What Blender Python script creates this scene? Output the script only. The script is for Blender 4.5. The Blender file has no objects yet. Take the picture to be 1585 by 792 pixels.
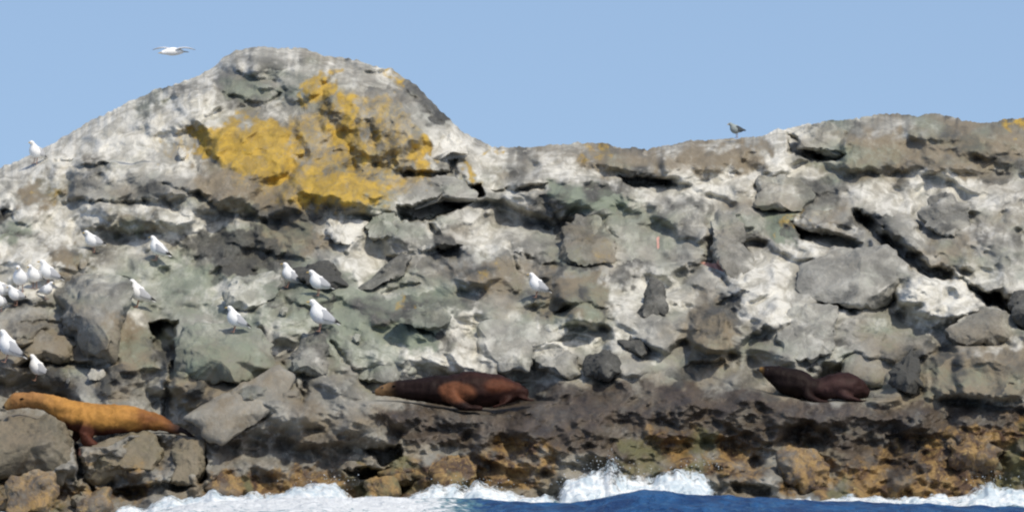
import bpy, bmesh, math, random
import numpy as np
from mathutils import Vector, Matrix
from mathutils.bvhtree import BVHTree

# ------------------------------------------------------------------ camera, sky, sun, exposure
SC = bpy.context.scene
COL = SC.collection
PW, PH = 1585.0, 792.0
DIST = 90.0                     # metres from the camera to the water's edge
PM = 13.2 / DIST / PW           # tangent per photo pixel
CAMZ = 2.6
HOR = 453.0                     # photo row of the horizon

cam_d = bpy.data.cameras.new("camera")
cam = bpy.data.objects.new("camera", cam_d)
COL.objects.link(cam)
cam.location = (0, -DIST, CAMZ)
cam.rotation_euler = (math.radians(90), 0, 0)
cam_d.sensor_width = 36.0
cam_d.lens = 36.0 / (PM * PW)
cam_d.shift_y = (HOR - PH / 2) / PW
cam_d.clip_start = 0.5
cam_d.clip_end = 20000
SC.camera = cam

SUN_EL, SUN_AZ = 57.0, 142.0    # azimuth measured from +Y (away from camera) clockwise seen from above
world = bpy.data.worlds.new("World")
SC.world = world
world.use_nodes = True
wn = world.node_tree
for n in list(wn.nodes):
    wn.nodes.remove(n)
wo = wn.nodes.new("ShaderNodeOutputWorld")
wb = wn.nodes.new("ShaderNodeBackground")
sky = wn.nodes.new("ShaderNodeTexSky")
sky.sky_type = 'NISHITA'
sky.sun_disc = False
sky.sun_elevation = math.radians(SUN_EL)
sky.sun_rotation = math.radians(SUN_AZ)
sky.altitude = 0
sky.air_density = 1.0
sky.dust_density = 1.5
sky.ozone_density = 0.9
tc = wn.nodes.new("ShaderNodeTexCoord")
mp = wn.nodes.new("ShaderNodeVectorMath"); mp.operation = 'ADD'
mp.inputs[1].default_value = (0, 0, 0.212)
wn.links.new(tc.outputs['Generated'], mp.inputs[0])
wn.links.new(mp.outputs[0], sky.inputs['Vector'])
wn.links.new(sky.outputs[0], wb.inputs[0])
wb.inputs[1].default_value = 0.15
wn.links.new(wb.outputs[0], wo.inputs[0])

sun_d = bpy.data.lights.new("sun", 'SUN')
sun_d.energy = 2.95
sun_d.angle = math.radians(1.5)
sun_d.color = (1.0, 0.915, 0.765)
sun = bpy.data.objects.new("sun", sun_d)
COL.objects.link(sun)
_e, _a = math.radians(SUN_EL), math.radians(SUN_AZ)
sdir = Vector((math.sin(_a) * math.cos(_e), math.cos(_a) * math.cos(_e), math.sin(_e)))
sun.rotation_euler = sdir.to_track_quat('Z', 'Y').to_euler()

SC.view_settings.view_transform = 'Standard'
SC.view_settings.look = 'None'
SC.view_settings.exposure = 0.14
SC.view_settings.gamma = 1.0
SC.view_settings.use_curve_mapping = False
SC.render.engine = 'CYCLES'
SC.cycles.filter_width = 2.2
SC.cycles.max_bounces = 7
SC.cycles.diffuse_bounces = 5
SC.cycles.transparent_max_bounces = 6
SC.cycles.use_denoising = True

# ------------------------------------------------------------------ mapping photo pixel + depth -> metres
def wx(px, Y): return (px - PW / 2) * PM * (DIST + Y)
def wz(py, Y): return CAMZ + (HOR - py) * PM * (DIST + Y)
def mpp(Y=3.0): return PM * (DIST + Y)          # metres per photo pixel at that depth

# ------------------------------------------------------------------ numpy noise
def _hash(ix, iy, s):
    n = (ix.astype(np.int64) * 374761393 + iy.astype(np.int64) * 668265263 + s * 1274126177) & 0xFFFFFFFF
    n = ((n ^ (n >> 13)) * 1274126177) & 0xFFFFFFFF
    n = (n ^ (n >> 16)) & 0xFFFFFFFF
    return n / 4294967295.0

def vnoise(x, y, s=0):
    ix, iy = np.floor(x), np.floor(y)
    fx, fy = x - ix, y - iy
    fx = fx * fx * fx * (fx * (fx * 6 - 15) + 10); fy = fy * fy * fy * (fy * (fy * 6 - 15) + 10)
    ix = ix.astype(np.int64); iy = iy.astype(np.int64)
    a = _hash(ix, iy, s); b = _hash(ix + 1, iy, s); c = _hash(ix, iy + 1, s); d = _hash(ix + 1, iy + 1, s)
    return (a + (b - a) * fx) * (1 - fy) + (c + (d - c) * fx) * fy

def fbm(x, y, o=4, s=0, g=0.5):
    r = 0; a = 1; t = 0
    for k in range(o):
        c_, s_ = math.cos(0.6 + k * 1.1) * 1.93 ** k, math.sin(0.6 + k * 1.1) * 1.93 ** k
        r = r + a * (vnoise(x * c_ - y * s_ + 17.3 * k, x * s_ + y * c_ - 9.1 * k, s + k * 7) * 2 - 1); t += a; a *= g
    return r / t

def ridged(x, y, o=4, s=0):
    r = 0; a = 1; t = 0
    for k in range(o):
        c_, s_ = math.cos(0.4 + k * 1.3) * 1.93 ** k, math.sin(0.4 + k * 1.3) * 1.93 ** k
        r = r + a * (1 - np.abs(vnoise(x * c_ - y * s_ + 5.3 * k, x * s_ + y * c_, s + k * 11) * 2 - 1) * 2); t += a; a *= 0.5
    return r / t

def vnoise3(p, s=0):
    z = p[:, 2]; iz = np.floor(z); f = z - iz; f = f * f * (3 - 2 * f)
    out = np.zeros(len(p))
    for dz in (0, 1):
        zz = iz + dz
        v = vnoise(p[:, 0] + zz * 37.17, p[:, 1] - zz * 51.31, s)
        out += v * (f if dz else 1 - f)
    return out * 2 - 1

def fbm3(p, o=3, s=0):
    r = 0; a = 1; t = 0
    for k in range(o):
        r = r + a * vnoise3(p * 2 ** k + 3.7 * k, s + 5 * k); t += a; a *= 0.5
    return r / t

def voronoi(x, y, s=0):
    """facet field: F2-F1 and per-cell random tilt/offset height"""
    ix, iy = np.floor(x).astype(np.int64), np.floor(y).astype(np.int64)
    f1 = np.full(x.shape, 9.0); f2 = np.full(x.shape, 9.0); h = np.zeros(x.shape); idv = np.zeros(x.shape)
    for dx in (-1, 0, 1):
        for dy in (-1, 0, 1):
            cx, cy = ix + dx, iy + dy
            jx = cx + 0.1 + 0.8 * _hash(cx, cy, s + 1); jy = cy + 0.1 + 0.8 * _hash(cx, cy, s + 2)
            ddx, ddy = x - jx, y - jy
            d = np.sqrt(ddx * ddx + ddy * ddy)
            tx = _hash(cx, cy, s + 3) * 2 - 1; ty = _hash(cx, cy, s + 4) * 2 - 1; of = _hash(cx, cy, s + 5) * 2 - 1
            hh = of * 0.6 + tx * ddx + ty * ddy
            m = d < f1
            f2 = np.where(m, f1, np.minimum(f2, d))
            h = np.where(m, hh, h); idv = np.where(m, _hash(cx, cy, s + 6), idv)
            f1 = np.where(m, d, f1)
    return f2 - f1, h, idv

def sstep(a, b, x):
    t = np.clip((x - a) / (b - a), 0, 1)
    return t * t * (3 - 2 * t)

def blur(A, n):
    for _ in range(n):
        P = np.pad(A, ((1, 1), (0, 0)), 'edge'); A = (P[:-2] + 2 * A + P[2:]) / 4
        P = np.pad(A, ((0, 0), (1, 1)), 'edge'); A = (P[:, :-2] + 2 * A + P[:, 2:]) / 4
    return A

# ------------------------------------------------------------------ object helpers
def link(o, parent=None):
    COL.objects.link(o)
    if parent is not None:
        o.parent = parent
    return o

def tag(o, label=None, cat=None, group=None, kind=None):
    if label: o['label'] = label
    if cat: o['category'] = cat
    if group: o['group'] = group
    if kind: o['kind'] = kind
    return o

def mesh_obj(name, V, F, mat=None, parent=None, smooth=True):
    me = bpy.data.meshes.new(name)
    V = np.asarray(V, dtype=np.float32)
    if isinstance(F, np.ndarray):
        me.vertices.add(len(V)); me.vertices.foreach_set('co', V.ravel())
        k = F.shape[1]
        me.loops.add(F.size); me.loops.foreach_set('vertex_index', F.ravel().astype(np.int32))
        me.polygons.add(len(F)); me.polygons.foreach_set('loop_start', np.arange(0, F.size, k, dtype=np.int32))
        me.update(calc_edges=True)
    else:
        me.from_pydata([tuple(v) for v in V], [], F)
        me.update()
    me.polygons.foreach_set('use_smooth', np.full(len(me.polygons), smooth))
    if mat: me.materials.append(mat)
    o = bpy.data.objects.new(name, me)
    return link(o, parent)

def set_attr(o, name, rgba):
    a = o.data.color_attributes.new(name, 'FLOAT_COLOR', 'POINT')
    a.data.foreach_set('color', np.ascontiguousarray(rgba, dtype=np.float32).ravel())

# ------------------------------------------------------------------ materials
def new_mat(name):
    m = bpy.data.materials.new(name); m.use_nodes = True
    nt = m.node_tree
    for n in list(nt.nodes): nt.nodes.remove(n)
    out = nt.nodes.new('ShaderNodeOutputMaterial')
    b = nt.nodes.new('ShaderNodeBsdfPrincipled')
    nt.links.new(b.outputs[0], out.inputs[0])
    return m, nt, b, out

def N(nt, t, **kw):
    n = nt.nodes.new(t)
    for k, v in kw.items(): setattr(n, k, v)
    return n

def mixc(nt, fac, a, b, mode='MIX'):
    n = nt.nodes.new('ShaderNodeMix'); n.data_type = 'RGBA'; n.blend_type = mode
    for i, v in ((0, fac), (6, a), (7, b)):
        if hasattr(v, 'is_output'): nt.links.new(v, n.inputs[i])
        else: n.inputs[i].default_value = v if i == 0 else (*v, 1)
    return n.outputs[2]

def math_n(nt, op, a, b=None, c=None, clamp=False):
    n = nt.nodes.new('ShaderNodeMath'); n.operation = op; n.use_clamp = clamp
    for i, v in enumerate((a, b, c)):
        if v is None: continue
        if hasattr(v, 'is_output'): nt.links.new(v, n.inputs[i])
        else: n.inputs[i].default_value = v
    return n.outputs[0]

def noise_n(nt, vec, scale, detail=5, rough=0.55, dist=0.0):
    n = nt.nodes.new('ShaderNodeTexNoise')
    n.inputs['Scale'].default_value = scale; n.inputs['Detail'].default_value = detail
    n.inputs['Roughness'].default_value = rough; n.inputs['Distortion'].default_value = dist
    if vec is not None: nt.links.new(vec, n.inputs['Vector'])
    return n.outputs[0]

def ramp01(nt, v, a, b):
    n = nt.nodes.new('ShaderNodeMapRange'); n.interpolation_type = 'SMOOTHSTEP'
    n.inputs[1].default_value = a; n.inputs[2].default_value = b
    nt.links.new(v, n.inputs[0])
    return n.outputs[0]

def rock_material():
    m, nt, b, out = new_mat('weathered_rock')
    geo = N(nt, 'ShaderNodeNewGeometry')
    sq = N(nt, 'ShaderNodeVectorMath', operation='MULTIPLY'); sq.inputs[1].default_value = (1, 0.3, 1)
    nt.links.new(geo.outputs['Position'], sq.inputs[0]); pos = sq.outputs[0]
    A = N(nt, 'ShaderNodeAttribute', attribute_name='cover')     # guano, lichen, wet, green
    B = N(nt, 'ShaderNodeAttribute', attribute_name='stain')     # brown, kelp ochre, dark mineral, pink
    sa = N(nt, 'ShaderNodeSeparateColor'); nt.links.new(A.outputs['Color'], sa.inputs[0])
    sb = N(nt, 'ShaderNodeSeparateColor'); nt.links.new(B.outputs['Color'], sb.inputs[0])
    n_big = noise_n(nt, pos, 1.3, 6, 0.6, 0.6)
    n_mid = noise_n(nt, pos, 5.0, 6, 0.62, 0.8)
    n_fine = noise_n(nt, pos, 22.0, 5, 0.65, 0.3)
    n_spk = noise_n(nt, pos, 70.0, 3, 0.7)
    jit = math_n(nt, 'ADD', math_n(nt, 'MULTIPLY', math_n(nt, 'SUBTRACT', n_mid, 0.5), 0.9),
                 math_n(nt, 'MULTIPLY', math_n(nt, 'SUBTRACT', n_fine, 0.5), 0.7))
    def msk(src, lo=0.3, hi=0.7, k=1.0):
        return ramp01(nt, math_n(nt, 'ADD', src, math_n(nt, 'MULTIPLY', jit, k)), lo, hi)
    base = mixc(nt, ramp01(nt, n_big, 0.30, 0.70), (0.165, 0.163, 0.143), (0.280, 0.274, 0.240))
    base = mixc(nt, ramp01(nt, n_mid, 0.40, 0.70), base, (0.37, 0.362, 0.32))
    base = mixc(nt, msk(sb.outputs[0], 0.10, 1.0, 0.8), base, (0.195, 0.162, 0.110))
    base = mixc(nt, msk(A.outputs['Alpha'], 0.15, 1.05, 0.8), base, (0.185, 0.218, 0.160))
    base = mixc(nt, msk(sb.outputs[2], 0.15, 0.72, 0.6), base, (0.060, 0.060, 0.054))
    gu = mixc(nt, ramp01(nt, n_mid, 0.35, 0.62), (0.440, 0.420, 0.352), (0.68, 0.665, 0.595))
    base = mixc(nt, math_n(nt, 'MULTIPLY', msk(sa.outputs[0], 0.15, 1.3, 0.8), 0.93), base, gu)
    ly = mixc(nt, ramp01(nt, n_mid, 0.35, 0.65), (0.31, 0.205, 0.036), (0.49, 0.32, 0.045))
    ly = mixc(nt, ramp01(nt, n_fine, 0.52, 0.76), ly, (0.34, 0.27, 0.13))
    base = mixc(nt, math_n(nt, 'MULTIPLY', msk(sa.outputs[1], 0.12, 0.98, 1.0), 0.92), base, ly)
    wet = mixc(nt, ramp01(nt, n_mid, 0.38, 0.64), (0.030, 0.022, 0.017), (0.078, 0.059, 0.042))
    base = mixc(nt, math_n(nt, 'MULTIPLY', msk(sa.outputs[2], 0.10, 0.95, 0.7), 0.92), base, wet)
    kel = mixc(nt, ramp01(nt, n_mid, 0.40, 0.62), (0.055, 0.028, 0.016), (0.265, 0.165, 0.058))
    kel = mixc(nt, ramp01(nt, n_fine, 0.54, 0.72), kel, (0.33, 0.24, 0.10))
    kel = mixc(nt, ramp01(nt, n_big, 0.52, 0.64), kel, (0.120, 0.115, 0.055))
    base = mixc(nt, math_n(nt, 'MULTIPLY', msk(sb.outputs[1], 0.20, 1.05, 0.9), 0.92), base, kel)
    pk = mixc(nt, msk(B.outputs['Alpha'], 0.45, 0.7, 0.3), base, (0.62, 0.34, 0.28))
    spk = mixc(nt, math_n(nt, 'MULTIPLY', ramp01(nt, n_spk, 0.60, 0.72), 0.45), pk, (0.07, 0.065, 0.055))
    nt.links.new(spk, b.inputs['Base Color'])
    ro = N(nt, 'ShaderNodeMapRange'); nt.links.new(sa.outputs[2], ro.inputs[0])
    ro.inputs[3].default_value = 0.88; ro.inputs[4].default_value = 0.45
    nt.links.new(ro.outputs[0], b.inputs['Roughness'])
    b.inputs['Specular IOR Level'].default_value = 0.3
    bump = N(nt, 'ShaderNodeBump'); bump.inputs['Strength'].default_value = 0.5; bump.inputs['Distance'].default_value = 0.04
    hh = math_n(nt, 'ADD', math_n(nt, 'MULTIPLY', n_fine, 0.9), math_n(nt, 'MULTIPLY', n_mid, 0.9))
    nt.links.new(hh, bump.inputs['Height'])
    nt.links.new(bump.outputs[0], b.inputs['Normal'])
    return m
ROCK = rock_material()

def attr_mat(name, rough=0.7, noise_scale=25, amt=0.25, bump=0.2):
    m, nt, b, out = new_mat(name)
    tcn = N(nt, 'ShaderNodeTexCoord')
    a = N(nt, 'ShaderNodeAttribute', attribute_name='coat')
    n = noise_n(nt, tcn.outputs['Object'], noise_scale, 5, 0.65, 0.5)
    dark = mixc(nt, amt, a.outputs['Color'], (0, 0, 0))
    c = mixc(nt, ramp01(nt, n, 0.35, 0.62), dark, a.outputs['Color'])
    nt.links.new(c, b.inputs['Base Color'])
    b.inputs['Roughness'].default_value = rough; b.inputs['Specular IOR Level'].default_value = 0.10
    bp = N(nt, 'ShaderNodeBump'); bp.inputs['Strength'].default_value = bump; bp.inputs['Distance'].default_value = 0.02
    nt.links.new(n, bp.inputs['Height']); nt.links.new(bp.outputs[0], b.inputs['Normal'])
    return m
FUR = attr_mat('sea_lion_fur', 0.6, 11, 0.28, 0.4)
FEATHER = attr_mat('gull_feathers', 0.8, 40, 0.05, 0.1)

def plain(name, col, rough=0.5, amt=0.15, scale=30):
    m, nt, b, out = new_mat(name)
    tcn = N(nt, 'ShaderNodeTexCoord')
    n = noise_n(nt, tcn.outputs['Object'], scale, 3)
    c = mixc(nt, n, tuple(x * (1 - amt) for x in col), col)
    nt.links.new(c, b.inputs['Base Color']); b.inputs['Roughness'].default_value = rough
    return m
BLACK = plain('dark_skin', (0.012, 0.010, 0.010), 0.3)
BEAK = plain('yellow_beak', (0.50, 0.36, 0.12), 0.5)
LEGM = plain('pinkish_leg', (0.35, 0.2, 0.14), 0.5)

# ------------------------------------------------------------------ the island: relief sheet
CREST = [(-320, 345), (-120, 300), (0, 263), (30, 250), (60, 236), (100, 212), (140, 188), (180, 166), (210, 155), (240, 140), (270, 132),
         (300, 121), (330, 106), (345, 92), (365, 80), (400, 72), (430, 74), (465, 77), (500, 86), (540, 94), (575, 102), (605, 109), (625, 120),
         (645, 133), (668, 156), (690, 181), (710, 200), (735, 216), (760, 226), (790, 230), (830, 230), (870, 225), (905, 221),
         (940, 222), (960, 230), (1000, 233), (1035, 226), (1060, 220), (1100, 216), (1150, 215), (1180, 211), (1200, 203), (1230, 196),
         (1270, 190), (1310, 184), (1360, 179), (1400, 179), (1440, 177), (1475, 183), (1500, 190), (1520, 191), (1545, 188), (1568, 183),
         (1590, 184), (1650, 190), (1750, 215), (1910, 270)]
CX = np.array([c[0] for c in CREST], float); CY = np.array([c[1] for c in CREST], float)
NU, NV = 1440, 640
U0, U1, VB = -300.0, 1885.0, 860.0
us = np.linspace(U0, U1, NU)
crest = np.interp(us, CX, CY)
crest_j = fbm(us / 24, us * 0, 5, 3, .6) * 5.5 + fbm(us / 6, us * 0, 3, 8) * 2.4 - 1
ts = np.linspace(0, 1, NV)
U = np.repeat(us[None, :], NV, 0)
V = VB + ts[:, None] * (crest[None, :] - VB) + crest_j[None, :] * ts[:, None] ** 45
CR = np.repeat(crest[None, :], NV, 0)

# depth profile, metres behind the water's edge, by photo row
rowp = np.array([60, 100, 150, 200, 250, 300, 350, 400, 450, 500, 560, 600, 640, 700, 765, 800, 870], float)
rowy = np.array([13.6, 12.6, 11.6, 10.8, 9.9, 8.9, 7.7, 6.2, 4.9, 3.7, 2.5, 1.9, 1.25, 0.75, 0.25, -0.15, -1.0])
V_w = V + fbm(U / 150, V / 90, 3, 41) * 26
Y = np.interp(V_w, rowp, rowy)
Y = Y + fbm(U / 260, V / 160, 3, 5) * 0.55
# the dome: a swelling of rock that stands forward of the crest
dx = (U - 440) / 330; dz = (V - 300) / 250
r2 = dx * dx + dz * dz
Y = Y - 1.1 * np.sqrt(np.clip(1 - r2, 0, 1)) * sstep(420, 290, V + fbm(U / 60, V / 60, 3, 43) * 40)
Y = Y + 2.0 * np.exp(-np.clip(V - np.interp(us, CX, CY)[None, :] + 3, 0, 999) / 14.0)

UW = U + fbm(U / 50, V / 40, 5, 60, .6) * 34; VW = V + fbm(U / 50, V / 40, 5, 61, .6) * 26
def rot(u, v, deg, su, sv):
    a = math.radians(deg); c, s = math.cos(a), math.sin(a)
    return (u * c + v * s) / su, (-u * s + v * c) / sv

lower = sstep(600, 660, V)                      # encrusted tidal band
domew = sstep(1.05, 0.75, np.sqrt(((U - 440) / 300) ** 2 + ((V - 250) / 160) ** 2))
# ledges
saw_v = (V + fbm(U / 150, V / 80, 4, 90) * 95 + np.sin(U / 260) * 30) / 52.0
sw = saw_v - np.floor(saw_v)
saw = np.where(sw < 0.8, sw / 0.8, (1 - sw) / 0.2)
gap = sstep(0.35, 0.6, vnoise(U / 120, V / 60, 77))
Y = Y + (saw - 0.5) * 0.20 * gap * (1 - 0.6 * domew) * (1 - 0.5 * lower)
# facetted blocks at three sizes
a1, b1 = rot(UW, VW, 18, 105, 62); e1, h1, i1 = voronoi(a1, b1, 11)
a2, b2 = rot(UW, VW, -24, 46, 30); e2, h2, i2 = voronoi(a2, b2, 23)
a3, b3 = rot(UW * 0.5 + U * 0.5, VW * 0.5 + V * 0.5, 30, 20, 14); e3, h3, i3 = voronoi(a3, b3, 37)
Y = Y - h1 * 0.46 * (1 - 0.55 * domew) * (1 - 0.6 * lower)
Y = Y - h2 * 0.22 * (1 - 0.35 * domew) * (1 - 0.4 * lower)
Y = Y + 0.10 * np.exp(-(e1 / 0.05) ** 2) * sstep(0.55, 0.75, vnoise(U / 60, V / 60, 5)) * (1 - 0.5 * domew) * (1 - lower)
Y = Y + 0.07 * np.exp(-(e2 / 0.07) ** 2) * sstep(0.50, 0.75, vnoise(U / 40, V / 40, 6)) * (1 - lower)
Y = blur(Y, 12)
Y = Y - h3 * 0.05 * (1 - lower)
# lumpy growth on the tidal band
kn = 1 - np.abs(fbm(U / 15, V / 12, 3, 70)) * 2
Y = Y - lower * (kn * 0.07 + fbm(U / 42, V / 34, 2, 71) * 0.40 + fbm(U / 11, V / 9, 3, 74) * 0.10)
Y = blur(Y, 2)
Y = Y - fbm(U / 34, V / 24, 5, 72, .5) * (0.075 + 0.04 * lower)
tl = sstep(.35, .65, vnoise(U / 170, V / 120, 76))
Y = Y - ridged((U + V * .7) / 60, (V - U * .35) / 24, 4, 73) * 0.06 * tl - ridged((U - V * .5) / 60, (V + U * .45) / 24, 4, 78) * 0.07 * (1 - tl)

def sdf(poly, uu, vv):
    """signed distance (px) to polygon, positive inside"""
    P = np.array(poly, float); n = len(P)
    d = np.full(uu.shape, 1e9); ins = np.zeros(uu.shape, bool)
    for i in range(n):
        a, b = P[i], P[(i + 1) % n]
        e = b - a; wx_, wy_ = uu - a[0], vv - a[1]
        t = np.clip((wx_ * e[0] + wy_ * e[1]) / (e @ e + 1e-9), 0, 1)
        d = np.minimum(d, np.hypot(wx_ - t * e[0], wy_ - t * e[1]))
        c = ((a[1] <= vv) & (b[1] > vv)) | ((b[1] <= vv) & (a[1] > vv))
        xi = a[0] + (vv - a[1]) * e[0] / (e[1] if abs(e[1]) > 1e-9 else 1e-9)
        ins ^= c & (uu < xi)
    return np.where(ins, d, -d)

def line_d(pts, uu, vv):
    d = np.full(uu.shape, 1e9)
    for a, b in zip(pts[:-1], pts[1:]):
        a = np.array(a, float); b = np.array(b, float); e = b - a
        wx_, wy_ = uu - a[0], vv - a[1]
        t = np.clip((wx_ * e[0] + wy_ * e[1]) / (e @ e + 1e-9), 0, 1)
        d = np.minimum(d, np.hypot(wx_ - t * e[0], wy_ - t * e[1]))
    return d

UJ = U + fbm(U / 12, V / 12, 3, 140) * 5; VJ = V + fbm(U / 12, V / 12, 3, 141) * 5

def win(x0, x1, y0, y1, m=40):
    c = np.where((us > x0 - m) & (us < x1 + m))[0]
    return slice(c[0], c[-1] + 1) if len(c) else slice(0, 0)

def raise_poly(poly, dh, soft=6, tx=0.0, ty=0.0):
    """dh metres toward the camera (negative = hollow), tilts in metres across 100 px"""
    xs = [p[0] for p in poly]; ys = [p[1] for p in poly]
    s = win(min(xs), max(xs), 0, 0)
    u, v = UJ[:, s], VJ[:, s]
    d = sdf(poly, u, v)
    w = sstep(-soft * 0.5, soft, d)
    cx, cy = sum(xs) / len(xs), sum(ys) / len(ys)
    Y[:, s] -= w * (dh + tx * (u - cx) / 100 + ty * (v - cy) / 100)

def crack(pts, width=4, depth=0.25):
    xs = [p[0] for p in pts]
    s = win(min(xs), max(xs), 0, 0)
    d = line_d(pts, UJ[:, s], VJ[:, s])
    Y[:, s] += depth * np.exp(-(d / width) ** 2)

def shelf(contour, depth, up=70):
    """a flat-topped ledge whose front edge follows the contour"""
    xs = np.array([c[0] for c in contour], float); ys = np.array([c[1] for c in contour], float)
    s = win(xs[0], xs[-1], 0, 0, 60)
    u, v = U[:, s], V[:, s]
    e = np.interp(u, xs, ys)
    side = sstep(xs[0] - 30, xs[0] + 10, u) * sstep(xs[-1] + 30, xs[-1] - 10, u)
    h = e - v                                      # px above the edge
    Y[:, s] += side * depth * sstep(-3, 3, h) * sstep(up, up * 0.35, h)

# smooth blocks: (outline, forward metres, soft px, tilt x, tilt y)
RAISE = [
    # left shelf of pale rock below the crest
    ([(105, 262), (160, 248), (300, 250), (320, 300), (250, 312), (110, 312)], 0.28, 10, 0, 0.0),
    ([(0, 320), (90, 318), (240, 322), (330, 340), (330, 372), (150, 360), (0, 372)], 0.25, 14, 0, -0.9),
    ([(340, 250), (400, 262), (395, 320), (330, 330), (300, 290)], 0.2, 18, 0.2, 0),
    # dome bosses
    ([(345, 92), (400, 76), (480, 82), (520, 110), (480, 160), (400, 165), (350, 150)], 0.35, 12, 0.1, -0.3),
    ([(500, 140), (560, 125), (620, 160), (650, 215), (620, 260), (560, 250), (520, 200)], 0.45, 14, 0.25, -0.3),
    ([(300, 185), (440, 185), (455, 275), (400, 280), (330, 250)], 0.3, 14, -0.1, -0.1),
    ([(455, 245), (560, 270), (600, 300), (570, 322), (450, 310)], 0.3, 14, 0.1, 0.0),
    ([(220, 185), (330, 130), (345, 165), (300, 200), (230, 215)], 0.3, 10, 0.1, -0.4),
    # grey slopes in the middle
    ([(760, 300), (880, 290), (960, 330), (900, 345), (800, 340), (750, 330)], 0.2, 8, 0, -0.5),
    ([(540, 360), (640, 330), (700, 380), (640, 395), (560, 400)], 0.2, 8, 0.2, -0.3),
    ([(960, 300), (1100, 310), (1100, 400), (1040, 440), (960, 400)], 0.3, 12, 0.35, -0.2),
    ([(1000, 410), (1100, 400), (1160, 450), (1090, 480), (1010, 460)], 0.25, 8, 0.2, -0.4),
    ([(1420, 330), (1585, 300), (1600, 470), (1500, 460), (1400, 410), (1340, 350)], 0.35, 12, 0.1, -0.2),
    ([(1300, 200), (1585, 195), (1600, 262), (1400, 268), (1300, 262)], 0.25, 22, 0, -0.1),
    ([(900, 232), (1180, 220), (1190, 262), (1040, 285), (960, 270), (890, 250)], 0.2, 16, 0, 0.0),
    ([(330, 620), (470, 560), (560, 600), (640, 650), (600, 690), (420, 700), (340, 690)], 0.35, 16, 0.1, -0.35),
    ([(600, 640), (800, 640), (1040, 620), (1160, 640), (1150, 680), (900, 690), (640, 690)], 0.2, 18, 0, -0.2),
    ([(1190, 630), (1585, 630), (1585, 660), (1400, 650), (1200, 665)], 0.15, 16, 0, -0.2),
    ([(1405, 432), (1475, 425), (1528, 458), (1520, 482), (1440, 512), (1385, 480)], 0.45, 9, 0.1, -0.15),
    ([(1140, 400), (1205, 395), (1215, 470), (1240, 505), (1180, 515), (1135, 480)], 0.3, 14, 0.1, -0.2),
    ([(1440, 545), (1585, 540), (1585, 620), (1450, 615)], 0.3, 10, 0, 0),
    ([(1070, 480), (1120, 475), (1125, 560), (1070, 560)], 0.35, 8, 0.2, 0),
]
for p, dh, so, tx, ty in RAISE: raise_poly(p, dh, so, tx, ty)
DARK, BRN, GRN, MID, PALE = range(5)
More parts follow.
